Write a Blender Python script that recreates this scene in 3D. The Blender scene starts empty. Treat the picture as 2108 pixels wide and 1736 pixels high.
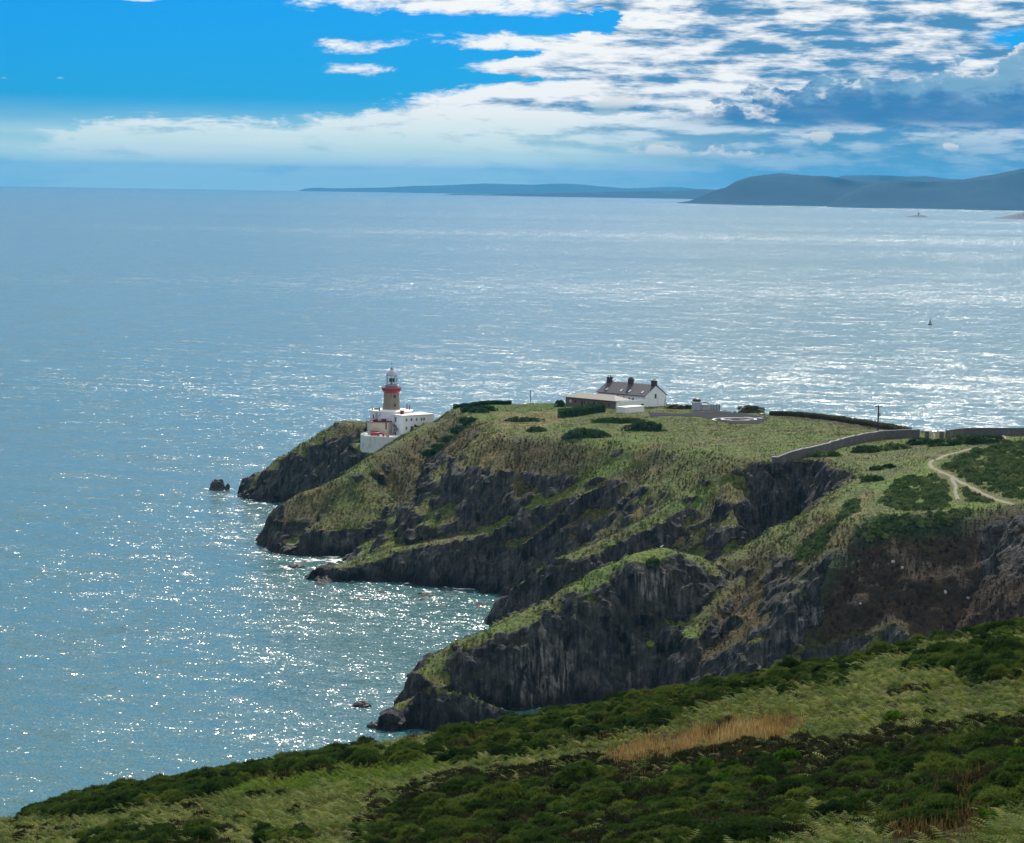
import bpy, bmesh, math, random
import numpy as np
from mathutils import Vector, Matrix

S = bpy.context.scene
COL = S.collection
RAD = math.radians
random.seed(7)
RNG = np.random.default_rng(11)

# ------------------------------------------------------------------ camera
W0, H0 = 2108.0, 1736.0            # measuring frame of the photograph
FPX = 5375.0                       # focal length in that frame
CAM_H = 105.0
PITCH = RAD(5.30)
ROLL = math.atan(0.0163)
EARTH = 6371000.0
cam_d = bpy.data.cameras.new('camera')
cam_d.sensor_fit = 'HORIZONTAL'
cam_d.sensor_width = 36.0
cam_d.lens = 36.0 * FPX / W0
cam_d.clip_start = 0.5
cam_d.clip_end = 150000.0
cam = bpy.data.objects.new('camera', cam_d)
COL.objects.link(cam)
FW = Vector((0, math.cos(PITCH), -math.sin(PITCH)))
UP0 = Vector((0, math.sin(PITCH), math.cos(PITCH)))
RT0 = Vector((1, 0, 0))
# the photograph is tilted: the horizon drops to the right
RT = RT0 * math.cos(ROLL) + UP0 * math.sin(ROLL)
UP = UP0 * math.cos(ROLL) - RT0 * math.sin(ROLL)
m3 = Matrix((RT, UP, -FW)).transposed()
cam.matrix_world = Matrix.Translation((0, 0, CAM_H)) @ m3.to_4x4()
S.camera = cam

# ------------------------------------------------------------------ exposure
S.view_settings.view_transform = 'Standard'
S.view_settings.look = 'None'
S.view_settings.exposure = 0.0
S.view_settings.gamma = 1.0
S.view_settings.use_curve_mapping = False
S.render.engine = 'CYCLES'
S.cycles.use_denoising = True
S.cycles.max_bounces = 4
S.cycles.diffuse_bounces = 2
S.cycles.glossy_bounces = 2
S.cycles.transmission_bounces = 3
S.cycles.volume_bounces = 0
S.cycles.transparent_max_bounces = 8
S.cycles.sample_clamp_indirect = 4.0
S.cycles.caustics_reflective = False
S.cycles.caustics_refractive = False

# ------------------------------------------------------------------ node helpers
class NT:
    """small wrapper to write node trees as expressions"""
    def __init__(s, tree):
        s.t = tree
        tree.nodes.clear()
    def n(s, typ, **kw):
        nd = s.t.nodes.new(typ)
        for k, v in kw.items():
            setattr(nd, k, v)
        return nd
    def put(s, sock, v):
        if v is None:
            return
        if hasattr(v, 'is_output') or isinstance(v, bpy.types.NodeSocket):
            s.t.links.new(v, sock)
        else:
            if sock.type == 'RGBA' and not isinstance(v, (int, float)) and len(v) == 3:
                v = (*v, 1)
            sock.default_value = v
    def m(s, op, a, b=None, c=None, clamp=False):
        nd = s.n('ShaderNodeMath', operation=op, use_clamp=clamp)
        s.put(nd.inputs[0], a)
        if b is not None: s.put(nd.inputs[1], b)
        if c is not None: s.put(nd.inputs[2], c)
        return nd.outputs[0]
    def add(s, a, b): return s.m('ADD', a, b)
    def sub(s, a, b): return s.m('SUBTRACT', a, b)
    def mul(s, a, b): return s.m('MULTIPLY', a, b)
    def sm(s, a, b, x):
        """smoothstep"""
        nd = s.n('ShaderNodeMapRange', interpolation_type='SMOOTHSTEP')
        s.put(nd.inputs[0], x); s.put(nd.inputs[1], a); s.put(nd.inputs[2], b)
        nd.inputs[3].default_value = 0; nd.inputs[4].default_value = 1
        return nd.outputs[0]
    def rng(s, x, a, b, c, d):
        nd = s.n('ShaderNodeMapRange')
        s.put(nd.inputs[0], x); s.put(nd.inputs[1], a); s.put(nd.inputs[2], b)
        s.put(nd.inputs[3], c); s.put(nd.inputs[4], d)
        return nd.outputs[0]
    def mix(s, f, a, b, mode='MIX'):
        nd = s.n('ShaderNodeMix', data_type='RGBA', blend_type=mode)
        s.put(nd.inputs[0], f); s.put(nd.inputs[6], a); s.put(nd.inputs[7], b)
        return nd.outputs[2]
    def mixf(s, f, a, b):
        nd = s.n('ShaderNodeMix', data_type='FLOAT')
        s.put(nd.inputs[0], f); s.put(nd.inputs[2], a); s.put(nd.inputs[3], b)
        return nd.outputs[0]
    def xyz(s, x, y, z):
        nd = s.n('ShaderNodeCombineXYZ')
        s.put(nd.inputs[0], x); s.put(nd.inputs[1], y); s.put(nd.inputs[2], z)
        return nd.outputs[0]
    def sep(s, v):
        nd = s.n('ShaderNodeSeparateXYZ'); s.put(nd.inputs[0], v)
        return nd.outputs[0], nd.outputs[1], nd.outputs[2]
    def noise(s, vec, scale=1.0, detail=4, rough=0.55, dist=0.0, lac=2.0, col=False):
        nd = s.n('ShaderNodeTexNoise')
        s.put(nd.inputs['Vector'], vec)
        nd.inputs['Scale'].default_value = scale
        nd.inputs['Detail'].default_value = detail
        nd.inputs['Roughness'].default_value = rough
        nd.inputs['Lacunarity'].default_value = lac
        nd.inputs['Distortion'].default_value = dist
        return nd.outputs[1 if col else 0]
    def voro(s, vec, scale=1.0, feature='F1', out=0, rand=1.0):
        nd = s.n('ShaderNodeTexVoronoi', feature=feature)
        s.put(nd.inputs['Vector'], vec)
        nd.inputs['Scale'].default_value = scale
        nd.inputs['Randomness'].default_value = rand
        return nd.outputs[out]
    def mapping(s, vec, loc=(0,0,0), rot=(0,0,0), scale=(1,1,1)):
        nd = s.n('ShaderNodeMapping')
        s.put(nd.inputs[0], vec)
        nd.inputs[1].default_value = loc; nd.inputs[2].default_value = rot; nd.inputs[3].default_value = scale
        return nd.outputs[0]
    def ramp(s, f, stops, interp='LINEAR'):
        nd = s.n('ShaderNodeValToRGB')
        cr = nd.color_ramp; cr.interpolation = interp
        while len(cr.elements) < len(stops): cr.elements.new(0.5)
        for e, (p, c) in zip(cr.elements, stops):
            e.position = p
            e.color = (*c, 1) if len(c) == 3 else c
        s.put(nd.inputs[0], f)
        return nd.outputs[0]
    def bump(s, h, strength=0.5, dist=1.0, normal=None):
        nd = s.n('ShaderNodeBump')
        nd.inputs['Strength'].default_value = strength
        nd.inputs['Distance'].default_value = dist
        s.put(nd.inputs['Height'], h)
        if normal is not None: s.put(nd.inputs['Normal'], normal)
        return nd.outputs[0]

# ------------------------------------------------------------------ sky, clouds and sun
SUN_AZ = RAD(11.0)                 # to the right of the view, beyond the headland
SUN_EL = RAD(42.0)
w = bpy.data.worlds.new('World')
S.world = w
w.use_nodes = True
w.cycles.sampling_method = 'MANUAL'
w.cycles.sample_map_resolution = 512
t = NT(w.node_tree)
sky = t.n('ShaderNodeTexSky', sky_type='NISHITA')
sky.sun_disc = False
sky.sun_elevation = SUN_EL
sky.sun_rotation = SUN_AZ
sky.altitude = 100
sky.air_density = 1.0
sky.dust_density = 0.3
sky.ozone_density = 2.5
tc = t.n('ShaderNodeTexCoord')
dx, dy, dz = t.sep(tc.outputs['Generated'])
az = t.mul(t.m('ARCTAN2', dx, dy), 180 / math.pi)      # degrees right of +Y
el = t.mul(t.m('ARCSINE', dz), 180 / math.pi)          # degrees above level
base = t.mix(1.0, sky.outputs[0], (0.015, 0.375, 0.93), 'MULTIPLY')

def blob(ca, ce, ra, re, amp, soft=0.0):
    """soft elliptical patch of cloud cover in degrees of azimuth and elevation"""
    u = t.mul(t.sub(az, ca), 1.0 / ra)
    v = t.mul(t.sub(el, ce), 1.0 / re)
    r = t.m('SQRT', t.add(t.mul(u, u), t.mul(v, v)))
    return t.mul(t.sm(1.0, soft, r), amp)
# layered cloud noise, streaked along the horizon near it and rounder higher up
hi = t.sm(5.0, 16.0, el)
st = t.mixf(hi, 3.2, 1.2)
sc = t.mixf(hi, 1.0, 0.35)
cv = t.xyz(t.mul(az, sc), t.mul(t.mul(el, st), sc), 3.7)
wv = t.noise(cv, 0.35, 2, 0.5, col=True)
wv2 = t.n('ShaderNodeVectorMath', operation='MULTIPLY_ADD')
t.put(wv2.inputs[0], wv); wv2.inputs[1].default_value = (1.6, 1.3, 0.0); t.put(wv2.inputs[2], cv)
n1 = t.noise(wv2.outputs[0], 0.50, 8, 0.62)
n2 = t.noise(wv2.outputs[0], 1.9, 6, 0.62)
tex = t.add(t.mul(t.sub(n1, 0.5), 0.95), t.mul(t.sub(n2, 0.5), 0.75))
# cover: how far each direction lies inside the cloud, 0 = edge.  A long bank rises from the left to the right
wl = t.noise(t.mul(az, 1.0), 0.55, 3, 0.5)
top = t.add(1.22, t.mul(t.sm(-5.0, 1.6, az), 1.25))
top = t.add(top, t.mul(t.sm(0.0, 6.0, t.add(az, t.mul(t.sub(n1, 0.5), 6.0))), 6.0))
bankc = t.m('MINIMUM', t.mul(t.sub(t.add(top, t.mul(t.sub(wl, 0.5), 0.35)), el), 0.9), 0.34)
bankc = t.m('MAXIMUM', t.sub(bankc, t.mul(t.sm(-8.6, -11.5, az), 0.5)), -0.30)
cover = t.mixf(t.sm(5.0, 9.0, el), bankc, t.rng(az, -90, 90, 0.10, 0.16))
for b in [(-1.4, 3.80, 6.4, 0.60, 0.62, 0.0), (-3.6, 2.80, 1.75, 0.34, 0.50, 0.0), (-3.5, 2.33, 1.5, 0.26, 0.50, 0.0),
          (0.8, 2.98, 4.6, 0.42, 0.56, 0.05), (0.4, 2.42, 3.0, 0.25, 0.52, 0.05), (-0.2, 2.72, 1.6, 0.10, -0.20, 0.0),
          (11.3, 3.15, 1.9, 0.34, -0.55, 0.2), (-8.6, 3.72, 1.5, 0.12, 0.42, 0.0), (-10.9, 3.78, 0.9, 0.10, 0.40, 0.0),
          (2.2, 3.50, 1.8, 0.24, -0.28, 0.0), (-0.6, 3.42, 2.8, 0.20, -0.18, 0.0), (0.2, 2.18, 2.4, 0.16, -0.30, 0.0)]:
    cover = t.add(cover, blob(*b))
dens = t.add(tex, cover)
alpha = t.mul(t.sm(-0.09, 0.20, dens), 0.97)
# cloud colour: bright cream where thin or facing up, slate-blue streaks where thick
cv3 = t.n('ShaderNodeVectorMath', operation='ADD'); t.put(cv3.inputs[0], wv2.outputs[0]); cv3.inputs[1].default_value = (0.20, 0.65, 0.0)
n1s = t.noise(cv3.outputs[0], 0.50, 4, 0.60)
n3 = t.noise(t.xyz(t.mul(az, 0.55), t.mul(el, 3.3), 9.1), 1.0, 6, 0.62)
rightdark = t.mul(t.sm(-4.0, 7.0, az), t.sm(70, 25, az))
thick = t.add(t.mul(t.sub(n1s, n1), 2.4), t.add(t.mul(t.sub(n3, 0.5), 4.2), t.mul(t.sub(rightdark, 0.50), 0.80)))
shade = t.sm(-0.25, 0.80, thick)
ccol = t.mix(shade, (10.0, 10.0, 9.8), (0.75, 2.7, 5.0))
mixed = t.mix(alpha, base, ccol)
# veil of thin cloud low over the sea
veil = t.mul(t.sm(1.75, 0.45, el), t.rng(t.noise(t.xyz(t.mul(az, 0.25), t.mul(el, 3.0), 1.0), 1.0, 4, 0.55), 0.3, 0.7, 0.60, 1.0))
veilcol = t.mix(t.sm(-1.0, 7.0, az), (6.4, 8.6, 8.2), (0.95, 3.3, 5.5))
mixed = t.mix(veil, mixed, veilcol)
# towering cloud bank with a flat dark base, right
bank = t.noise(t.xyz(t.mul(az, 1.0), t.mul(el, 1.5), 21.0), 1.15, 6, 0.55)
btop = t.add(t.rng(az, 3.0, 11.0, 1.45, 2.75), t.mul(t.sub(bank, 0.5), 2.2))
inb = t.mul(t.sm(0.05, -0.03, t.sub(el, btop)), t.mul(t.sm(1.10, 1.45, el), t.mul(t.sm(2.6, 5.0, az), t.sm(34, 16, az))))
n5 = t.noise(t.xyz(t.mul(az, 1.0), t.mul(el, 1.9), 33.0), 1.6, 7, 0.60)
rim = t.sm(-0.28, 0.0, t.sub(el, btop))
bcol = t.mix(t.mul(rim, t.sm(0.44, 0.60, n5)), t.mix(t.sm(1.75, 2.3, t.add(el, t.mul(t.sub(n5, 0.5), 1.5))), (0.40, 2.0, 4.4), (2.0, 4.1, 6.0)), (8.0, 8.2, 8.2))
mixed = t.mix(t.mul(inb, 0.94), mixed, bcol)
# small bright cumulus below the bank
for (ca, ce, ra, re) in [(6.55, 0.98, 0.55, 0.24), (9.4, 0.83, 0.26, 0.18), (3.2, 0.62, 1.2, 0.24), (4.7, 0.60, 0.8, 0.20), (2.0, 1.70, 1.1, 0.32)]:
    u = t.mul(t.sub(az, ca), 1.0 / ra); v = t.mul(t.sub(el, ce), 1.0 / re)
    r = t.m('SQRT', t.add(t.mul(u, u), t.mul(v, v)))
    q = t.sm(0.22, -0.22, t.add(t.sub(r, 0.55), t.mul(t.sub(n5, 0.5), 3.4)))
    mixed = t.mix(t.mul(q, 0.8), mixed, t.mix(t.sm(-0.6, 0.35, v), (3.0, 5.0, 6.4), (8.4, 8.3, 7.9)))
bg = t.n('ShaderNodeBackground')
bg.inputs[1].default_value = 0.10
t.put(bg.inputs[0], mixed)
wo = t.n('ShaderNodeOutputWorld')
t.t.links.new(bg.outputs[0], wo.inputs[0])

sun_d = bpy.data.lights.new('sun', 'SUN')
sun_d.energy = 5.0
sun_d.angle = RAD(0.53)
sun_d.color = (1.0, 0.93, 0.82)
sun = bpy.data.objects.new('sun', sun_d)
COL.objects.link(sun)
SUN_DIR = Vector((math.sin(SUN_AZ) * math.cos(SUN_EL), math.cos(SUN_AZ) * math.cos(SUN_EL), math.sin(SUN_EL)))
sun.rotation_euler = SUN_DIR.to_track_quat('Z', 'Y').to_euler()
sun.location = (0, 0, 400)

# ------------------------------------------------------------------ measuring: photograph -> place
def ray(px, py):
    d = FW + RT * ((px - W0 / 2) / FPX) + UP * ((H0 / 2 - py) / FPX)
    return d / d.y
def atz(px, py, z):
    d = ray(px, py)
    k = (z - CAM_H) / d.z
    return np.array((d.x * k, k, z))
def aty(px, py, y):
    d = ray(px, py)
    return np.array((d.x * y, y, CAM_H + d.z * y))

# ------------------------------------------------------------------ numpy noise
_perm = RNG.permutation(256)
_perm = np.concatenate([_perm, _perm, _perm])
_g3 = RNG.normal(size=(256, 3)); _g3 /= np.linalg.norm(_g3, axis=1)[:, None]
def perlin(x, y, z):
    xi = np.floor(x).astype(int); yi = np.floor(y).astype(int); zi = np.floor(z).astype(int)
    xf = x - xi; yf = y - yi; zf = z - zi
    xi &= 255; yi &= 255; zi &= 255
    u = xf ** 3 * (xf * (xf * 6 - 15) + 10); v = yf ** 3 * (yf * (yf * 6 - 15) + 10); q = zf ** 3 * (zf * (zf * 6 - 15) + 10)
    def g(i, j, k):
        h = _perm[_perm[_perm[xi + i] + yi + j] + zi + k]
        gg = _g3[h]
        return gg[..., 0] * (xf - i) + gg[..., 1] * (yf - j) + gg[..., 2] * (zf - k)
    a = g(0,0,0) * (1-u) + g(1,0,0) * u; b = g(0,1,0) * (1-u) + g(1,1,0) * u
    c = g(0,0,1) * (1-u) + g(1,0,1) * u; d = g(0,1,1) * (1-u) + g(1,1,1) * u
    return ((a * (1-v) + b * v) * (1-q) + (c * (1-v) + d * v) * q) * 1.6
def fbm(x, y, z=0.0, octv=4, gain=0.5, ridged=False):
    z = np.zeros_like(x) + z
    s = 0; a = 1; f = 1; tot = 0
    for i in range(octv):
        n = perlin(x * f + 17.3 * i, y * f - 9.1 * i, z * f + 4.7 * i)
        if ridged: n = 1 - 2 * np.abs(n)
        s = s + a * n; tot += a; a *= gain; f *= 2.03
    return s / tot
def facets(x, y, z, seed=0):
    """broken rock: nearest of scattered cells, each a tilted plane"""
    best = np.full(x.shape, 1e9); val = np.zeros(x.shape)
    xi = np.floor(x).astype(int); yi = np.floor(y).astype(int); zi = np.floor(z).astype(int)
    for i in (-1, 0, 1):
        for j in (-1, 0, 1):
            for k in (-1, 0, 1):
                a = (xi + i) & 255; b = (yi + j) & 255; c = (zi + k) & 255
                h = _perm[_perm[_perm[a] + b] + ((c + seed) & 255)]; h2 = _perm[h + 57]
                g = _g3[h]; g2 = _g3[h2]
                dx = x - (xi + i + .5 + .38 * g[..., 0]); dy = y - (yi + j + .5 + .38 * g[..., 1]); dz = z - (zi + k + .5 + .38 * g[..., 2])
                d = dx * dx + dy * dy + dz * dz
                v = .55 * g2[..., 0] + 1.1 * (dx * g2[..., 1] + dy * g2[..., 2] + dz * g[..., 0])
                m = d < best
                best = np.where(m, d, best); val = np.where(m, v, val)
    return val
def sstep(a, b, x):
    k = np.clip((x - a) / (b - a), 0, 1)
    return k * k * (3 - 2 * k)
def smax(a, b, k):
    h = np.clip(0.5 + 0.5 * (a - b) / k, 0, 1)
    return b * (1 - h) + a * h + k * h * (1 - h)

# ------------------------------------------------------------------ headland: crests, shoulders and the plateau
# every crest: (photo x, photo y, height above sea); profiles are (distance, drop) to the far and to the near side
def crest(pts): return np.array([atz(*p) for p in pts])
CR = []
def ridge(pts, near, far, rib=1.0):
    CR.append((crest(pts), np.array(near, float).T, np.array(far, float).T, rib))
STEEP = [(0, 0), (2, .5), (6, 4), (14, 14), (30, 31), (60, 55)]
CLIFF = [(0, 0), (1.5, .5), (4, 4), (10, 16), (22, 34), (50, 60)]
SLOPE = [(0, 0), (3, .8), (12, 6.5), (30, 22), (60, 50)]
BACK = [(0, 0), (3, 1), (10, 6), (25, 20), (60, 60)]
# lighthouse promontory
ridge([(500, 1003, 2.0), (545, 970, 8), (600, 935, 14), (650, 905, 19), (690, 880, 23), (715, 866, 25.3), (760, 869, 25.5), (800, 880, 24.5), (880, 880, 24.5), (945, 850, 29)],
      [(0, 0), (4, 1.0), (9, 5), (16, 14), (28, 30), (60, 60)], BACK, 0.8)
# outer shoulder of the main head (skyline towards the sea)
ridge([(536, 1083, 4.5), (548, 1062, 8), (570, 1045, 10.5), (640, 1010, 15.3), (740, 965, 21.3), (790, 930, 25.2), (850, 890, 29), (900, 860, 31.4), (942, 841, 32.5)],
      [(0, 0), (3, .8), (12, 6.5), (24, 15), (31, 25), (44, 42), (80, 74)], BACK)
# low spur below it
ridge([(650, 1190, 0.6), (700, 1163, 3.6), (830, 1125, 8), (920, 1110, 11), (1010, 1090, 14), (1100, 1040, 20.5), (1200, 1010, 25), (1300, 985, 29), (1400, 960, 32), (1480, 940, 35)],
      [(0, 0), (3.5, 1.0), (7, 5), (14, 17), (26, 36), (60, 70)], [(0, 0), (4, .8), (12, 4), (25, 14), (60, 50)])
# third spur
ridge([(1018, 1278, 0.5), (1035, 1245, 4), (1060, 1215, 8), (1110, 1170, 14), (1180, 1138, 17.5), (1250, 1110, 20), (1350, 1060, 25), (1420, 1010, 30), (1480, 975, 34), (1530, 956, 36.5), (1590, 945, 38)],
      [(0, 0), (3.5, 1.2), (6.5, 5), (13, 18), (24, 36), (60, 70)], [(0, 0), (3, 1), (8, 6), (20, 22), (60, 60)])
# near spur with its green hump, its saddle, and the crest climbing back to the path
ridge([(852, 1376, 8.0), (900, 1345, 10), (960, 1315, 12.5), (1030, 1285, 15), (1130, 1240, 18.5), (1190, 1200, 22), (1250, 1165, 25), (1310, 1140, 27.5), (1360, 1128, 28.3), (1410, 1140, 26.5), (1470, 1160, 23),
       (1520, 1140, 25), (1567, 1110, 27.5), (1630, 1075, 31), (1696, 1036, 35), (1770, 982, 39)],
      [(0, 0), (3.5, .9), (7, 4.2), (14, 14.5), (24, 29), (50, 62)], [(0, 0), (3, 1.2), (8, 7), (20, 23), (60, 60)])
# its foot: low skerries and the pale slab
ridge([(768, 1495, 0.5), (800, 1478, 2.2), (838, 1440, 5), (870, 1425, 6.5), (930, 1412, 8.5), (1000, 1405, 10)],
      [(0, 0), (1.5, .6), (5, 4), (10, 10), (30, 40)], [(0, 0), (2, 1.0), (8, 5), (30, 40)], 0.5)
# spur falling from the path
ridge([(1375, 1412, 3), (1389, 1379, 7), (1427, 1302, 14), (1466, 1246, 18), (1539, 1180, 22.5), (1595, 1131, 27.5), (1650, 1090, 31), (1720, 1045, 35.5), (1780, 1010, 38.5)],
      [(0, 0), (1.5, .4), (5, 3.8), (12, 12), (22, 25), (50, 50)], [(0, 0), (1.5, .5), (5, 4.2), (13, 13.5), (26, 26), (60, 50)])
ridge([(1500, 1392, 5), (1540, 1338, 12), (1556, 1316, 15), (1616, 1298, 16.5), (1640, 1258, 20), (1646, 1215, 24), (1675, 1162, 28.5), (1728, 1127, 32), (1783, 1063, 37)],
      [(0, 0), (1.5, .6), (6, 5.0), (16, 16), (40, 40)], [(0, 0), (1.5, .5), (5, 4.6), (12, 12.5), (24, 25), (60, 50)])
# plateau: outline with heights (clockwise in the map)
PL = [(945, 839, 32.3), (1000, 833, 32), (1160, 829, 31.6), (1300, 829, 31.8), (1440, 832, 32.6), (1560, 838, 33.2), (1700, 856, 36.2), (1880, 886, 40.5),
      (1950, 886, 41.5), (2040, 890, 42), (2108, 888, 42.3), (2230, 884, 43.5), (2400, 900, 48), (2400, 1020, 47), (2230, 1040, 43), (2108, 1036, 41.2), (2010, 1052, 39.2), (1900, 1061, 38.2), (1783, 1063, 37.2),
      (1720, 1046, 35.6), (1780, 984, 39.2), (1762, 962, 39.3), (1700, 941, 39.2), (1590, 947, 38.4), (1500, 936, 38), (1400, 917, 37.5), (1280, 907, 37), (1180, 900, 36.7), (1100, 895, 36.4), (1040, 890, 36.0), (1000, 864, 34)]
PLW = crest(PL)
PLX = np.vstack([PLW, crest([(1250, 860, 33.6), (1350, 870, 34.5), (1500, 866, 34.2), (1650, 890, 36.9), (1130, 850, 32.8), (1900, 960, 40), (2050, 960, 41.2), (1880, 1020, 38.8)])])
# thin-plate height of the plateau surface
def tps_fit(P, lam=2.0):
    n = len(P); d = np.hypot(P[:, None, 0] - P[None, :, 0], P[:, None, 1] - P[None, :, 1]) + 1e-9
    K = d * d * np.log(d) / 1000 + np.eye(n) * lam
    Q = np.c_[np.ones(n), P[:, :2]]
    A = np.block([[K, Q], [Q.T, np.zeros((3, 3))]])
    return np.linalg.solve(A, np.r_[P[:, 2], 0, 0, 0])
TW = tps_fit(PLX)
def tps(x, y):
    z = TW[-3] + TW[-2] * x + TW[-1] * y
    for p, wgt in zip(PLX, TW):
        d = np.hypot(x - p[0], y - p[1]) + 1e-9
        z = z + wgt * d * d * np.log(d) / 1000
    return z
def poly_dist(x, y, P):
    """signed distance to a closed outline, negative inside"""
    d = np.full(x.shape, 1e9); ins = np.zeros(x.shape, bool)
    n = len(P)
    for i in range(n):
        a = P[i]; b = P[(i + 1) % n]
        ex, ey = b[0] - a[0], b[1] - a[1]
        k = np.clip(((x - a[0]) * ex + (y - a[1]) * ey) / (ex * ex + ey * ey), 0, 1)
        d = np.minimum(d, np.hypot(x - a[0] - k * ex, y - a[1] - k * ey))
        c = (a[1] > y) != (b[1] > y)
        ins ^= c & (x < (b[0] - a[0]) * (y - a[1]) / (b[1] - a[1] + 1e-12) + a[0])
    return np.where(ins, -d, d)

# the shoreline as seen, closed behind the head where it is out of sight
COAST = [tuple(atz(a, b, 0.0)[:2]) for a, b in [(490, 1008), (497, 1022), (510, 1036), (540, 1040), (575, 1033)]] + [(-66, 826), (-50, 815), (-42, 803), (-56, 782), (-70, 768)] + \
    [tuple(atz(a, b, 0.0)[:2]) for a, b in [(526, 1096), (524, 1105), (527, 1120), (545, 1128), (565, 1137), (570, 1156), (600, 1164), (640, 1173), (672, 1179), (662, 1186), (643, 1191), (655, 1201), (668, 1213), (710, 1229),
     (760, 1237), (800, 1241), (900, 1247), (960, 1251), (1030, 1254), (1080, 1256), (1060, 1264), (1030, 1268), (1018, 1275), (1015, 1284), (1030, 1290), (1075, 1296), (1040, 1318), (950, 1352), (870, 1380), (848, 1391), (834, 1428), (829, 1446), (800, 1470), (772, 1489), (764, 1497), (790, 1504), (850, 1503),
     (905, 1508), (1000, 1502), (1100, 1484), (1200, 1470), (1290, 1462), (1340, 1470), (1400, 1500), (1560, 1530)]] + [(60, 425), (220, 430), (220, 760), (160, 742), (120, 770), (84, 830), (60, 880), (-30, 890), (-62, 880), (-84, 872)]
COAST = np.array([(a, b, 0) for a, b in COAST])
def head_height(x, y):
    wx = fbm(x / 26, y / 26, 1.3, 3) ; wy = fbm(x / 26, y / 26, 7.7, 3)
    rx = fbm(x / 9, y / 9, 3.1, 2)
    H = np.full(x.shape, -30.0)
    for P, near, far, rib in CR:
        R = np.full(x.shape, -60.0); s0 = 0.0
        e0 = P[2][:2] - P[0][:2]; e0 = e0 / np.linalg.norm(e0)
        ov = np.clip(-((x - P[0][0]) * e0[0] + (y - P[0][1]) * e0[1]), 0, None)   # the seaward end of a crest breaks off steeply
        for a, b in zip(P[:-1], P[1:]):
            ex, ey = b[0] - a[0], b[1] - a[1]; L2 = ex * ex + ey * ey; L = math.sqrt(L2)
            k = np.clip(((x - a[0]) * ex + (y - a[1]) * ey) / L2, 0, 1)
            qx = x - a[0] - k * ex; qy = y - a[1] - k * ey
            d = np.hypot(qx, qy)
            d = d + 1.7 * ov
            sgn = ex * qy - ey * qx                    # crests run from sea to land: negative = near side
            al = s0 + k * L
            nz = 0.6 * perlin(al / 7.0, d / 40.0, np.full_like(d, rib * 3.3)) + 0.42 * perlin(al / 3.2, d / 25.0, np.full_like(d, rib * 8.3))
            dd = d * (1 + 0.34 * rib * nz + 0.22 * wx) + 0.9 * rx * np.clip(d / 6, 0, 1)
            dd = np.maximum(dd, 0)
            dr = np.where(sgn < 0, np.interp(dd, near[0], near[1]), np.interp(dd, far[0], far[1]))
            R = np.maximum(R, a[2] + k * (b[2] - a[2]) - dr)
            s0 += L
        H = smax(H, R, 1.2)
    pd = poly_dist(x, y, PLW) + 1.5 * wx * 1.2
    ro = np.where(y < 620, 1.0, 0.0)
    # the long near slopes: heath below the path is a slope, the rest grass shoulder then rock
    out = np.interp(np.maximum(pd, 0) * (1 + 0.18 * wy + 0.10 * rx), [0, 4, 14, 30, 60], [0, 1.4, 8.5, 24, 55])
    zp = tps(x, y)
    # height outside follows the nearest rim, so damp the thin-plate surface there
    zp = np.clip(zp, 28, 46)
    # the heath slope facing the hillside is gentler at the right
    g = sstep(70, 110, x) * sstep(560, 530, y)
    out2 = np.interp(np.maximum(pd, 0) * (1 + 0.15 * wy), [0, 4, 20, 45, 90], [0, 1.8, 17, 36, 60])
    out = out * (1 - g) + out2 * g
    g3 = sstep(52, 62, x) * sstep(108, 96, x) * sstep(585, 600, y) * sstep(665, 650, y)
    out3 = np.interp(np.maximum(pd, 0) * (1 + 0.25 * wy + 0.15 * rx), [0, 1.5, 8, 20, 60], [0, .8, 11, 30, 60])
    out = out * (1 - g3) + out3 * g3
    H = smax(H, np.where(pd < 60, zp - out, -30), 1.6)
    cd = poly_dist(x, y, COAST) + 1.5 * rx + 1.2 * wx
    H = np.minimum(H, np.interp(-cd, [-12, -1.0, 0, 1.5, 4, 9, 16, 30, 60], [-6, -2.2, 0, 2.6, 7, 15, 26, 48, 90]))
    # ledges just awash
    H = np.maximum(H, np.where(cd < 2.0, 0.9 * fbm(x / 4, y / 4, 6.6, 3) - 0.40 * np.maximum(cd, 0) - 0.6, -30))
    H = np.maximum(H, -6.0)
    return H
GX0, GX1, GY0, GY1, GS = -112.0, 190.0, 452.0, 905.0, 0.75
gx = np.arange(GX0, GX1, GS); gy = np.arange(GY0, GY1, GS)
XX, YY = np.meshgrid(gx, gy)
HB = head_height(XX, YY)
def zsamp(G, x, y):
    fx = np.clip((np.asarray(x, float) - GX0) / GS, 0, len(gx) - 1.001); fy = np.clip((np.asarray(y, float) - GY0) / GS, 0, len(gy) - 1.001)
    i = fx.astype(int); j = fy.astype(int); u = fx - i; v = fy - j
    return (G[j, i] * (1-u) + G[j, i+1] * u) * (1-v) + (G[j+1, i] * (1-u) + G[j+1, i+1] * u) * v
# the lighthouse yard is cut into the point
def cut(x0, y0, rx_, ry_, z, soft):
    global HB
    d = np.sqrt(((XX - x0) / rx_) ** 2 + ((YY - y0) / ry_) ** 2)
    k = sstep(1 + soft, 1.0, d)
    HB = HB * (1 - k) + np.minimum(HB, z) * k
d_ = np.sqrt(((XX + 40) / 10.5) ** 2 + ((YY - 829) / 8.5) ** 2)
HB = np.maximum(HB, 19.9 - 14 * np.clip(d_ - 1, 0, 3) - 0.35 * np.clip(829 - YY, 0, 9))
cut(-38.5, 835.0, 10.5, 9.0, 20.6, 0.10)

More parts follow.
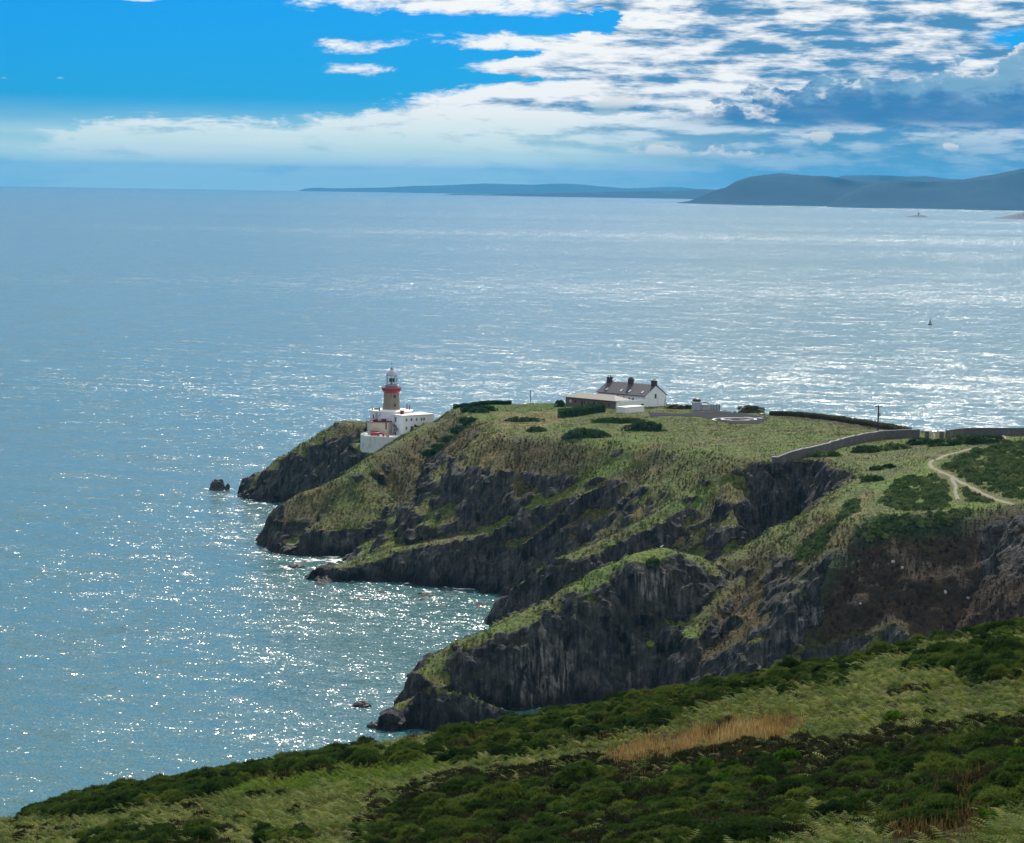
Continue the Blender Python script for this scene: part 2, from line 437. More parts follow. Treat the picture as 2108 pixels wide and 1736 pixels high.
# ------------------------------------------------------------------ object helpers
def tag(o, label=None, cat=None, group=None, kind=None):
    if label: o['label'] = label
    if cat: o['category'] = cat
    if group: o['group'] = group
    if kind: o['kind'] = kind
    return o
def link(name, me, mat=None, parent=None):
    o = bpy.data.objects.new(name, me)
    COL.objects.link(o)
    if mat is not None:
        me.materials.clear(); me.materials.append(mat)
    if parent is not None: o.parent = parent
    return o
def mesh_np(name, V, F, smooth=True):
    """V (n,3), F (m,3 or 4) arrays -> mesh"""
    me = bpy.data.meshes.new(name)
    V = np.asarray(V, np.float32); F = np.asarray(F, np.int32)
    k = F.shape[1]
    me.vertices.add(len(V)); me.vertices.foreach_set('co', V.ravel())
    me.loops.add(F.size); me.loops.foreach_set('vertex_index', F.ravel())
    me.polygons.add(len(F)); me.polygons.foreach_set('loop_start', np.arange(0, F.size, k, dtype=np.int32))
    me.polygons.foreach_set('loop_total', np.full(len(F), k, np.int32))
    me.polygons.foreach_set('use_smooth', np.full(len(F), smooth, bool))
    me.update(calc_edges=True)
    return me
def fattr(me, name, arr):
    a = me.attributes.new(name, 'FLOAT', 'POINT'); a.data.foreach_set('value', np.asarray(arr, np.float32).ravel())
def cattr(me, name, arr):
    arr = np.asarray(arr, np.float32)
    if arr.shape[1] == 3: arr = np.c_[arr, np.ones(len(arr), np.float32)]
    a = me.attributes.new(name, 'FLOAT_COLOR', 'POINT'); a.data.foreach_set('color', arr.ravel())
def grid_faces(ny, nx, keep=None):
    i = np.arange(ny * nx).reshape(ny, nx)
    F = np.stack([i[:-1, :-1], i[:-1, 1:], i[1:, 1:], i[1:, :-1]], -1)
    return F[keep] if keep is not None else F.reshape(-1, 4)
def compact(V, F, *attrs):
    used = np.zeros(len(V), bool); used[F.ravel()] = True
    idx = np.cumsum(used) - 1
    return (V[used], idx[F], *[a[used] for a in attrs])
MATS = {}
def material(name):
    m = bpy.data.materials.new(name); m.use_nodes = True
    MATS[name] = m
    return m, NT(m.node_tree)
def finish(t, color, rough=0.8, normal=None, spec=0.3, **kw):
    b = t.n('ShaderNodeBsdfPrincipled')
    t.put(b.inputs['Base Color'], color); t.put(b.inputs['Roughness'], rough)
    b.inputs['Specular IOR Level'].default_value = spec
    if normal is not None: t.put(b.inputs['Normal'], normal)
    for k, v in kw.items(): t.put(b.inputs[k.replace('_', ' ')], v)
    o = t.n('ShaderNodeOutputMaterial'); t.t.links.new(b.outputs[0], o.inputs[0])
    return b
def pos(t): return t.n('ShaderNodeNewGeometry').outputs['Position']

# ------------------------------------------------------------------ materials of the ground
m_land, t = material('land')
P = pos(t)
zone = t.n('ShaderNodeAttribute', attribute_name='zone').outputs['Color']
rockw = t.n('ShaderNodeAttribute', attribute_name='rock').outputs['Fac']
palew = t.n('ShaderNodeAttribute', attribute_name='pale').outputs['Fac']
nf = t.noise(P, 0.9, 6, 0.65)
nm = t.noise(P, 0.16, 5, 0.6)
nl = t.noise(t.mapping(P, scale=(1, 1, 1.6)), 0.35, 6, 0.62, 0.6)
veg = t.mix(t.rng(nf, 0.3, 0.7, 0.0, 1.0), t.mix(1.0, zone, (0.50, 0.52, 0.50), 'MULTIPLY'), t.mix(1.0, zone, (1.75, 1.65, 1.45), 'MULTIPLY'))
veg = t.mix(t.sm(0.46, 0.64, nm), veg, t.mix(1.0, veg, (1.22, 1.05, 0.88), 'MULTIPLY'))
veg = t.mix(t.sm(0.56, 0.70, nl), veg, t.mix(1.0, veg, (0.55, 0.72, 0.60), 'MULTIPLY'))
# rock: cleaved grey quartzite, lichen, wet black foot
Pr = t.mapping(P, rot=(0.35, 0.30, 0.3), scale=(1.0, 1.0, 0.30))
nr = t.noise(Pr, 0.60, 8, 0.70, 0.25)
nr2 = t.noise(Pr, 0.20, 5, 0.6, 0.3)
strata = t.noise(t.mapping(P, rot=(0.25, RAD(38), RAD(25)), scale=(1.5, 0.16, 0.16)), 1.0, 6, 0.65, 0.15)      # steep cleavage
vadd = t.n('ShaderNodeVectorMath', operation='MULTIPLY_ADD')
t.put(vadd.inputs[0], t.noise(P, 0.6, 3, 0.6, col=True)); vadd.inputs[1].default_value = (3.0, 3.0, 3.0); t.put(vadd.inputs[2], Pr)
vc = t.voro(vadd.outputs[0], 0.75, 'F1', 1)
vd = t.voro(vadd.outputs[0], 0.75, 'F1', 0)
rk = t.ramp(t.add(t.mul(strata, 0.35), t.add(t.mul(nr, 0.40), t.mul(nr2, 0.25))), [(0.34, (0.010, 0.014, 0.017)), (0.45, (0.040, 0.047, 0.050)), (0.54, (0.105, 0.108, 0.102)), (0.67, (0.25, 0.24, 0.215))])
vcg = t.n('ShaderNodeRGBToBW'); t.put(vcg.inputs[0], vc)
rk = t.mix(1.0, rk, t.mix(t.rng(vcg.outputs[0], 0.2, 0.8, 0, 1), (0.55, 0.57, 0.60), (1.30, 1.27, 1.2)), 'MULTIPLY')
rk = t.mix(t.mul(t.sm(0.5, 0.64, t.noise(P, 0.22, 6, 0.65)), 0.55), rk, (0.085, 0.082, 0.042))      # ochre lichen
rk = t.mix(t.mul(palew, t.mul(t.sm(0.44, 0.60, strata), t.rng(nr, 0.42, 0.58, 0.1, 0.9))), rk, (0.50, 0.48, 0.43))
px_, py_, pz_ = t.sep(P)
wet = t.sm(4.2, 0.8, t.add(pz_, t.mul(t.sub(nm, 0.5), 5.0)))
rk = t.mix(wet, rk, t.mix(1.0, rk, (0.24, 0.24, 0.26), 'MULTIPLY'))
rmask = t.sm(0.42, 0.58, t.add(rockw, t.mul(t.sub(nl, 0.5), 0.9)))
colr = t.mix(rmask, veg, rk)
hb = t.add(t.mul(vd, -0.5), t.add(t.mul(nr, 2.2), t.add(t.mul(nr2, 1.2), t.mul(strata, 2.0))))
hv = t.add(t.mul(nf, 0.9), t.mul(t.noise(P, 2.6, 5, 0.7), 0.45))
hh = t.mixf(rmask, hv, hb)
finish(t, colr, t.mixf(wet, 0.92, 0.55), t.bump(hh, 1.0, 1.4), 0.25)

m_sea, t = material('sea_water')
P = pos(t)
Pw = t.mapping(P, rot=(0, 0, RAD(24)), scale=(1, 1.0, 1))
# wave slopes straight from noise, so that distant water keeps its roughness
w1 = t.noise(t.mapping(Pw, scale=(0.55, 1.0, 1)), 0.070, 3, 0.55, 0.4, col=True)
w2 = t.noise(t.mapping(Pw, scale=(0.70, 1.0, 1)), 0.36, 3, 0.6, 0.3, col=True)
w3 = t.noise(P, 2.4, 2, 0.6, col=True)
slick = t.noise(t.mapping(P, rot=(0, 0, RAD(-8)), scale=(0.10, 1.0, 1)), 0.0011, 4, 0.55)
amp = t.rng(slick, 0.35, 0.65, 0.65, 1.15)
def vsum(v, k, acc):
    nd = t.n('ShaderNodeVectorMath', operation='MULTIPLY_ADD')
    t.put(nd.inputs[0], v); nd.inputs[1].default_value = (k, k, 0); t.put(nd.inputs[2], acc)
    return nd.outputs[0]
w4 = t.voro(t.mapping(Pw, scale=(0.8, 1.0, 1)), 3.4, 'F1', 1)          # small facets that flash in the sun
SL = (0.58, 0.90, 0.70, 0.46)
acc = vsum(w1, SL[0], (-sum(SL) / 2, -sum(SL) / 2, 0)); acc = vsum(w2, SL[1], acc); acc = vsum(w3, SL[2], acc); acc = vsum(w4, SL[3], acc)
sx, sy, _ = t.sep(acc)
nv = t.xyz(t.mul(sx, amp), t.mul(sy, amp), 1.0)
nn_ = t.n('ShaderNodeVectorMath', operation='NORMALIZE'); t.put(nn_.inputs[0], nv)
finish(t, (0.040, 0.130, 0.140), 0.20, nn_.outputs[0], 0.5, IOR=1.333)

m_far, t = material('far_land')
P = pos(t)
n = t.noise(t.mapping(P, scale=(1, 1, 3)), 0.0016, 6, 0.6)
fc = t.ramp(n, [(0.35, (0.003, 0.020, 0.048)), (0.55, (0.006, 0.030, 0.064)), (0.7, (0.02, 0.05, 0.08))])  # blue of distant haze is mixed into the hills' base colour
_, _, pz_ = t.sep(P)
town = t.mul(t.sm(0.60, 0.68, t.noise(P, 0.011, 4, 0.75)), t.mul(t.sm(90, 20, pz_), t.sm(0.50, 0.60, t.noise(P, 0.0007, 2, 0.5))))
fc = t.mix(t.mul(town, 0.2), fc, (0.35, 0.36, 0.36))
finish(t, fc, 0.95, None, 0.1)

# ------------------------------------------------------------------ sea: a disc that follows the curve of the earth
rings = np.r_[np.geomspace(60, 58000, 150)]
NA = 180
th = np.linspace(0, 2 * math.pi, NA, endpoint=False)
V = [np.array([[0, 0, 0]])]
for r in rings:
    V.append(np.c_[r * np.sin(th), r * np.cos(th), np.full(NA, -r * r / (2 * EARTH))])
V = np.vstack(V)
F = []
for k in range(len(rings) - 1):
    a = 1 + k * NA + np.arange(NA); b = 1 + k * NA + (np.arange(NA) + 1) % NA
    F.append(np.c_[a, a + NA, b + NA, b])
F = np.vstack(F)
ctr = np.c_[np.zeros(NA, int), 1 + np.arange(NA), 1 + (np.arange(NA) + 1) % NA]
me = mesh_np('sea', V, F)
bm = bmesh.new(); bm.from_mesh(me); bm.verts.ensure_lookup_table()
for a in ctr: bm.faces.new([bm.verts[i] for i in a]).smooth = True
bmesh.ops.recalc_face_normals(bm, faces=bm.faces)
bm.to_mesh(me); bm.free()
sea = tag(link('sea', me, m_sea), kind='structure')

# ------------------------------------------------------------------ far hills
def hill_range(pts, D, depth, seed, rough=1.0, nx=240, ny=15):
    px = np.array([p[0] for p in pts], float); py = np.array([p[1] for p in pts], float)
    xs = np.linspace(px[0], px[-1], nx)
    ys = np.interp(xs, px, py)
    base = -D * D / (2 * EARTH) - 15
    C = np.array([aty(a, b, D) for a, b in zip(xs, ys)])
    prof = np.array([0, .10, .22, .38, .55, .72, .88, 1, .9, .7, .5, .3, .15, .05, 0])
    off = np.linspace(-1, 1, ny) * depth
    V = np.zeros((ny, nx, 3))
    for j in range(ny):
        V[j, :, 0] = C[:, 0] * (D + off[j]) / D
        V[j, :, 1] = D + off[j] + 0.12 * depth * np.sin(xs * 0.021 + seed) * (j != 7)
        V[j, :, 2] = base + (C[:, 2] - base) * prof[j]
    k = fbm(V[..., 0] / (depth * .28), V[..., 1] / (depth * .28), seed, 5)
    V[..., 2] += rough * k * np.clip(V[..., 2] - base, 0, 400) * 0.16 * np.where(np.arange(ny) == 7, 0.28, 1.0)[:, None]
    V[7, :, 2] += fbm(xs / 7.0, xs * 0, seed, 4) * D / FPX * 1.3 * np.clip((V[7, :, 2] - base) / 60, 0, 1)
    me = mesh_np('hills', V.reshape(-1, 3), grid_faces(ny, nx))
    return tag(link('hills', me, m_far), kind='structure')
HL = lambda x: 0.0163 * (x - 1054) + 400.2
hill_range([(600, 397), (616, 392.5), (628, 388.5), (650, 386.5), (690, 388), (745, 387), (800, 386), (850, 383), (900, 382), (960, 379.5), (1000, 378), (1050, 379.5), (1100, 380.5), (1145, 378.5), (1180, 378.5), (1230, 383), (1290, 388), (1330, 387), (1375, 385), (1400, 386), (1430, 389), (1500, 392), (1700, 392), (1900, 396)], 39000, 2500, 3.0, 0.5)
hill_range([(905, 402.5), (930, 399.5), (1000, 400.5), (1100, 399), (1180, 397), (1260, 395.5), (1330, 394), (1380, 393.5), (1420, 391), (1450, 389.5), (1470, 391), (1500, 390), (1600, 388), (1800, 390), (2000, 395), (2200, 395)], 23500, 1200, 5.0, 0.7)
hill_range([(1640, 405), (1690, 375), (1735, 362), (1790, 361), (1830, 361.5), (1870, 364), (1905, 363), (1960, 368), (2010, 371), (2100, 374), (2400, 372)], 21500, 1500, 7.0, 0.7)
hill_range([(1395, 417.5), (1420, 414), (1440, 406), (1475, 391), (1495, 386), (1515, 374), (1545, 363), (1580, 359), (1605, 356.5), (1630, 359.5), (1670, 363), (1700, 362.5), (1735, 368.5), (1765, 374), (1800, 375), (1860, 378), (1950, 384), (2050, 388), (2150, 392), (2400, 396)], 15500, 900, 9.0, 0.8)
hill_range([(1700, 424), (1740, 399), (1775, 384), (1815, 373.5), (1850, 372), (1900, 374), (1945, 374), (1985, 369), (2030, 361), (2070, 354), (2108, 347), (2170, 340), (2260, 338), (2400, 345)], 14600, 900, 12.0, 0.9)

# ------------------------------------------------------------------ headland mesh
gxv, gyv = np.gradient(HB, GS)[1], np.gradient(HB, GS)[0]
slope = np.hypot(gxv, gyv)
big = fbm(XX / 40, YY / 40, 5.5, 4)
mid = fbm(XX / 11, YY / 11, 2.2, 4)
facing = np.clip(gyv / np.maximum(slope, 1e-3), 0, 1) * sstep(90, 70, XX)      # more bare rock on view-facing spur sides, darkening them against lit crests
rock = sstep(0.80, 1.20, slope + 0.36 * mid + 0.14 * big + 0.14 * facing)
rock = np.maximum(rock, sstep(4.0, 1.5, HB + 2 * mid))
nrm = np.stack([-gxv, -gyv, np.ones_like(HB)], -1); nrm /= np.linalg.norm(nrm, axis=-1)[..., None]
rr = fbm(XX / 7.5, YY / 7.5, HB / 13, 5, 0.55, ridged=True)
r2 = fbm(XX / 3.0, YY / 3.0, HB / 6, 3, 0.55, ridged=True)
amp = rock * np.clip((HB + 3) / 6, 0.3, 1)
rsel = rock > 0.02
fc1 = np.zeros_like(HB); fc2 = np.zeros_like(HB)
wxr = XX[rsel] + 1.2 * mid[rsel]; wyr = YY[rsel]; wzr = HB[rsel]
fc1[rsel] = facets((wxr * .92 + wzr * .25) / 4.2, (wyr * .95 - wzr * .2) / 4.2, wzr / 7.5)
fc2[rsel] = facets((wxr + wzr * .3) / 1.9, wyr / 1.9, wzr / 3.4, 91)
disp = amp * (1.1 * (rr - 0.15) + 0.25 * (r2 - 0.1) + 1.25 * fc1 + 0.55 * fc2) + (1 - rock) * (0.38 * mid + 0.30 * fbm(XX / 3.4, YY / 3.4, 0.4, 3)) * sstep(-1, 3, HB)
flat = sstep(0.5, 0.15, slope)
disp *= (1 - 0.20 * flat)
V = np.stack([XX + nrm[..., 0] * disp, YY + nrm[..., 1] * disp, HB + nrm[..., 2] * disp], -1)
HD = HB + disp / np.maximum(nrm[..., 2], 0.35) * 0.8      # surface used for placing things
def on_head(x, y): return float(zsamp(HD, x, y))
def ground_hit(px, py, y0=455.0, y1=900.0, lift=0.0):
    """where the sight line through a photo point meets the headland"""
    d = ray(px, py); ys = np.arange(y0, y1, 0.4)
    z = CAM_H + d.z * ys; h = zsamp(HD, d.x * ys, ys)
    inx = (d.x * ys > GX0 + 1) & (d.x * ys < GX1 - 1)
    k = np.nonzero((h + lift >= z) & inx)[0]
    if len(k) == 0:
        return ground_hit(px, py + 1.0, y0, y1, lift + .01) if lift < .08 else None
    y = ys[k[0]]
    return np.array((d.x * y, y, h[k[0]]))
# zones of ground cover
def zcol(a): return np.array(a)
G_OLIVE, G_LUSH, G_STRAW, G_BROWN, G_HEATH, G_DARK = map(zcol, [(.105, .142, .040), (.105, .185, .034), (.205, .190, .090), (.088, .082, .042), (.045, .033, .026), (.024, .054, .024)])
b2 = fbm(XX / 22, YY / 22, 8.8, 4); b3 = fbm(XX / 8, YY / 8, 4.1, 4)
def lerp(a, b, k): return a * (1 - k[..., None]) + b * k[..., None]
zone = np.broadcast_to(G_OLIVE, XX.shape + (3,)).copy()
steepveg = sstep(0.35, 0.65, slope)
zone = lerp(zone, G_BROWN, steepveg * sstep(-0.25, 0.25, b2 + 0.3 * b3) * 0.85)
zone = lerp(zone, G_STRAW, sstep(0.10, 0.42, b3 + 0.4 * b2) * 0.65)
zone = lerp(zone, G_LUSH, sstep(0.0, 0.4, -b2 + 0.25 * b3) * (1 - steepveg) * 0.55)
b4 = fbm(XX / 3.2, YY / 5.0, 1.9, 4)
zone = lerp(zone, G_BROWN, sstep(0.05, 0.35, b4 + 0.5 * b2) * 0.55)
zone = lerp(zone, G_DARK * 1.5, sstep(0.12, 0.40, -b4 + 0.3 * b3) * 0.45)
def zpoly(pts):
    """ground polygon from its corners in the photograph -> signed distance on the map"""
    W = [ground_hit(*p) for p in pts]
    W = np.array([w_ for w_ in W if w_ is not None])
    return poly_dist(XX, YY, W) + 1.6 * b3
def paint(col, pts, k=1.0, soft=2.5):
    global zone
    zone = lerp(zone, col, sstep(soft, -soft, zpoly(pts)) * k)
pale = np.zeros_like(XX)
PAINT = []
exec_paint = True
# heather slope below the path, bracken flats beside it
paint(G_HEATH, [(1790, 1075), (2000, 1062), (2108, 1045), (2150, 1045), (2150, 1275), (1700, 1330), (1600, 1330), (1655, 1230), (1690, 1165)], 0.95, 4)
paint(G_HEATH * np.array((1.6, 1.5, 1.2)), [(1560, 1130), (1640, 1170), (1600, 1290), (1500, 1380), (1400, 1390), (1440, 1290)], 0.7, 4)
paint(G_DARK * 1.2, [(1680, 1170), (1730, 1140), (1760, 1160), (1690, 1240), (1650, 1230)], 0.9, 3)
paint(G_DARK * 1.1, [(1790, 1065), (1900, 1063), (2000, 1055), (2000, 1090), (1900, 1110), (1760, 1120)], 0.9, 3)
paint(G_LUSH * 1.05, [(1780, 1005), (1830, 990), (1900, 960), (1930, 955), (1925, 985), (1960, 1035), (2080, 1032), (2010, 1050), (1920, 1052), (1900, 1045), (1830, 1020)], 0.8, 2)
paint(G_LUSH * 1.2, [(1290, 1360), (1350, 1290), (1420, 1280), (1440, 1310), (1380, 1390), (1310, 1400)], 0.8, 3)
paint(G_LUSH * 0.9, [(1230, 1140), (1300, 1105), (1420, 1010), (1500, 985), (1560, 960), (1590, 950), (1500, 995), (1380, 1065), (1250, 1125)], 0.7, 1.5)
paint(G_LUSH * 0.9, [(1150, 1230), (1260, 1160), (1360, 1130), (1440, 1150), (1330, 1180), (1220, 1230)], 0.75, 1.5)
# steep sea-facing slope: tawny grass
paint(G_STRAW * 0.85, [(880, 950), (1000, 880), (1060, 910), (1180, 960), (1080, 1040), (980, 1080), (900, 1000)], 0.45, 5)
paint(G_LUSH * 0.95, [(1000, 1090), (1100, 1010), (1250, 950), (1300, 960), (1150, 1030), (1030, 1100)], 0.75, 3)
paint(G_BROWN * 0.62, [(1040, 905), (1200, 915), (1230, 960), (1150, 1010), (1060, 1040), (1030, 990)], 0.75, 4)
paint(G_BROWN * 0.8, [(760, 960), (870, 900), (930, 850), (990, 880), (900, 960), (800, 1010)], 0.7, 4)
paint(G_STRAW * 1.0, [(1020, 850), (1150, 840), (1160, 870), (1100, 885), (1030, 880)], 0.6, 2)
paint(G_LUSH * 0.75, [(1000, 836), (1160, 832), (1230, 850), (1160, 845), (1010, 848)], 0.9, 2)
paint(G_BROWN * 0.75, [(1430, 840), (1560, 840), (1700, 858), (1890, 890), (1860, 897), (1690, 870), (1550, 850), (1430, 850)], 0.8, 1.5)
rk2 = rock.copy()
def rockpaint(pts, val, palev=0.0, soft=2.0):
    global rk2, pale
    k = sstep(soft, -soft, zpoly(pts))
    rk2 = rk2 * (1 - k) + val * k
    pale = np.maximum(pale, k * palev)
rockpaint([(1790, 1075), (2000, 1062), (2050, 1055), (2010, 1150), (2060, 1230), (2108, 1260), (1720, 1330), (1640, 1320), (1700, 1170)], 0.0, 0, 4)
rockpaint([(2010, 1075), (2108, 1045), (2140, 1050), (2140, 1200), (2030, 1200), (2000, 1140)], 0.55, 0.15)
rockpaint([(1560, 1320), (1630, 1300), (1665, 1235), (1710, 1240), (1700, 1290), (1610, 1320), (1560, 1380)], 0.62, 0.7, 1.5)
rockpaint([(1640, 1160), (1680, 1170), (1650, 1240), (1630, 1240)], 0.5, 0.4, 1.0)
rockpaint([(1050, 1350), (1120, 1320), (1170, 1350), (1180, 1440), (1080, 1450), (1060, 1400)], 0.95, 1.0, 2.0)
rockpaint([(1310, 1190), (1380, 1175), (1390, 1215), (1330, 1225)], 0.8, 1.0, 1.0)
rockpaint([(1480, 1180), (1530, 1160), (1530, 1195), (1490, 1215)], 0.6, 0.55, 1.0)
rockpaint([(1280, 1390), (1340, 1385), (1340, 1410), (1280, 1420)], 0.8, 0.3, 1.0)
keep = (np.maximum.reduce([HB[:-1, :-1], HB[1:, :-1], HB[:-1, 1:], HB[1:, 1:]]) > -2.5)
F = grid_faces(len(gy), len(gx), keep)
Vf, Ff, zf, rf, pf = compact(V.reshape(-1, 3), F, zone.reshape(-1, 3), rk2.ravel(), pale.ravel())
me = mesh_np('headland', Vf, Ff)
me.polygons.foreach_set('use_smooth', (rf[Ff].mean(axis=1) < 0.5))
cattr(me, 'zone', zf); fattr(me, 'rock', rf); fattr(me, 'pale', pf)
headland = tag(link('headland', me, m_land), kind='structure')

# ------------------------------------------------------------------ near hillside
def hill_z(x, y):
    x = np.asarray(x, float); y = np.asarray(y, float)
    z = 68.55 + 0.208 * x - 0.14 * (y - 175) - 0.00128 * np.clip(y - 150, 0, None) ** 2 + 10.0 * (np.clip(100 - y, 0, 140) / 100) ** 2
    z = z - 0.0009 * np.clip(-x - 20, 0, None) ** 2
    z = z + 0.55 * fbm(x / 14, y / 14, 6.0, 3) + 0.16 * fbm(x / 3.5, y / 3.5, 2.0, 2)
    return z
hx = np.arange(-130, 150, 0.8); hy = np.arange(-12, 345, 0.8)
HX, HY = np.meshgrid(hx, hy)
HZ = np.maximum(hill_z(HX, HY), -3)
m_soil, t = material('hillside_soil')
P = pos(t)
nn = t.noise(P, 0.8, 6, 0.65)
finish(t, t.ramp(nn, [(0.3, (0.012, 0.016, 0.008)), (0.5, (0.032, 0.036, 0.016)), (0.7, (0.06, 0.052, 0.028))]), 0.95, t.bump(nn, 1.0, 0.5), 0.1)
me = mesh_np('hillside', np.stack([HX, HY, HZ], -1).reshape(-1, 3), grid_faces(len(hy), len(hx)))
hillside = tag(link('hillside', me, m_soil), kind='structure')


# ------------------------------------------------------------------ building kit
class MB:
    """collects simple solids in local coordinates and links them as one mesh"""
    def __init__(s): s.V = []; s.F = []
    def add(s, V, F):
        o = len(s.V); s.V += [tuple(map(float, v)) for v in V]; s.F += [tuple(i + o for i in f) for f in F]; return s
    def box(s, x0, x1, y0, y1, z0, z1):
        V = [(x, y, z) for z in (z0, z1) for x, y in ((x0, y0), (x1, y0), (x1, y1), (x0, y1))]
        return s.add(V, [(3, 2, 1, 0), (4, 5, 6, 7), (0, 1, 5, 4), (1, 2, 6, 5), (2, 3, 7, 6), (3, 0, 4, 7)])
    def prism(s, poly, z0, z1):
        n = len(poly)
        V = [(x, y, z0) for x, y in poly] + [(x, y, z1) for x, y in poly]
        return s.add(V, [tuple(range(n))[::-1], tuple(range(n, 2 * n))] + [(i, (i + 1) % n, n + (i + 1) % n, n + i) for i in range(n)])
    def lathe(s, prof, seg=32, cx=0, cy=0, cap=True):
        V = []; F = []
        for r, z in prof:
            V += [(cx + r * math.cos(2 * math.pi * k / seg), cy + r * math.sin(2 * math.pi * k / seg), z) for k in range(seg)]
        for j in range(len(prof) - 1):
            for k in range(seg):
                a = j * seg + k; b = j * seg + (k + 1) % seg
                F.append((a, b, b + seg, a + seg))
        if cap:
            F.append(tuple(range(seg))[::-1]); F.append(tuple((len(prof) - 1) * seg + k for k in range(seg)))
        return s.add(V, F)
    def bar(s, a, b, r=0.05, seg=6):
        a = Vector(a); b = Vector(b); d = (b - a).normalized()
        u = d.orthogonal().normalized(); w_ = d.cross(u)
        V = [p + (u * math.cos(2 * math.pi * k / seg) + w_ * math.sin(2 * math.pi * k / seg)) * r for p in (a, b) for k in range(seg)]
        return s.add(V, [tuple(range(seg))[::-1], tuple(range(seg, 2 * seg))] + [(k, (k + 1) % seg, seg + (k + 1) % seg, seg + k) for k in range(seg)])
    def build(s, name, mat, parent=None, smooth=False, bevel=0.0):
        me = bpy.data.meshes.new(name); me.from_pydata(s.V, [], s.F); me.update()
        bm = bmesh.new(); bm.from_mesh(me)
        bmesh.ops.recalc_face_normals(bm, faces=bm.faces)
        if bevel: bmesh.ops.bevel(bm, geom=list(bm.edges), offset=bevel, segments=1, affect='EDGES', clamp_overlap=True)
        if smooth:
            for f in bm.faces: f.smooth = True
            for e in bm.edges:
                if len(e.link_faces) == 2 and e.calc_face_angle(0) > 0.6: e.smooth = False
        bm.to_mesh(me); bm.free()
        return link(name, me, mat, parent)
def empty(name, loc, rz=0.0):
    o = bpy.data.objects.new(name, None); COL.objects.link(o)
    o.empty_display_size = 1.0; o.location = loc; o.rotation_euler = (0, 0, rz)
    return o
def paintmat(name, c, rough=0.6, var=0.18, stain=None, scale=0.7, bump=0.15, spec=0.3):
    m, t = material(name)
    P = pos(t)
    n = t.noise(P, scale, 6, 0.65)
    col = t.mix(n, tuple(v * (1 - var) for v in c), tuple(min(1, v * (1 + var)) for v in c))
    if stain:
        st_ = t.noise(t.mapping(P, scale=(1, 1, 0.35)), scale * 0.8, 6, 0.7)
        col = t.mix(t.sm(0.54, 0.70, st_), col, stain)
    finish(t, col, rough, t.bump(t.noise(P, scale * 6, 4, 0.6), bump, 0.15), spec)
    return m
M_white = paintmat('white_render', (0.77, 0.80, 0.82), 0.7, 0.05, (0.66, 0.66, 0.62))
M_roofw = paintmat('white_roof', (0.82, 0.81, 0.78), 0.65, 0.05)
M_aged = paintmat('aged_whitewash', (0.62, 0.64, 0.60), 0.85, 0.12, (0.36, 0.38, 0.34), 0.5)
M_cream = paintmat('cream_render', (0.62, 0.57, 0.44), 0.8, 0.1)
M_granite = paintmat('granite', (0.235, 0.20, 0.145), 0.85, 0.30, (0.15, 0.13, 0.10), 1.6, 0.4)
M_red = paintmat('red_paint', (0.36, 0.035, 0.04), 0.45, 0.15, (0.22, 0.02, 0.03))
M_dred = paintmat('dark_red_paint', (0.13, 0.022, 0.03), 0.5, 0.2)
M_lgrey = paintmat('lantern_grey', (0.42, 0.45, 0.50), 0.35, 0.08, None, 0.7, 0.05, 0.5)
M_pinkgrey = paintmat('faded_pink_grey', (0.30, 0.22, 0.25), 0.7, 0.12)
M_iron = paintmat('dark_iron', (0.035, 0.036, 0.045), 0.5, 0.2)
M_slate = paintmat('slate_roof', (0.058, 0.055, 0.068), 0.6, 0.25, (0.085, 0.082, 0.09), 1.2)
M_brick = paintmat('dark_brick', (0.055, 0.040, 0.045), 0.8, 0.3, None, 2.0)
M_wood = paintmat('brown_boards', (0.17, 0.13, 0.105), 0.8, 0.25, (0.11, 0.09, 0.075), 1.5)
M_sheet = paintmat('fawn_roof_sheet', (0.25, 0.235, 0.205), 0.7, 0.1, (0.22, 0.20, 0.17))
M_stone = paintmat('wall_stone', (0.115, 0.112, 0.112), 0.9, 0.55, (0.23, 0.215, 0.19), 1.3, 0.9)
M_cap = paintmat('pale_coping', (0.24, 0.235, 0.225), 0.85, 0.2)
M_pole = paintmat('tarred_timber', (0.04, 0.033, 0.03), 0.8, 0.2)
M_tarmac = paintmat('tarmac', (0.055, 0.058, 0.066), 1.0, 0.2, (0.08, 0.08, 0.085), 0.35, 0.2, 0.0)
M_paint = paintmat('road_paint', (0.74, 0.74, 0.71), 0.7, 0.1, (0.5, 0.5, 0.48))
M_dirt = paintmat('trodden_earth', (0.23, 0.205, 0.155), 0.95, 0.25, (0.13, 0.125, 0.07), 0.6, 0.5)
M_kiosk = paintmat('kiosk_blue_grey', (0.34, 0.40, 0.45), 0.6, 0.15, (0.2, 0.24, 0.28))
m, t = material('window_glass')
finish(t, (0.03, 0.035, 0.045), 0.08, None, 0.6); M_glass = m
m, t = material('light_painted_glass')
finish(t, (0.55, 0.60, 0.60), 0.25, None, 0.6); M_glassw = m  # pale base colour stands in for light on the glass
m, t = material('lantern_glass')
b_ = finish(t, (0.85, 0.95, 0.95), 0.03, None, 0.5, IOR=1.08)
b_.inputs['Transmission Weight'].default_value = 1.0; M_lens = m

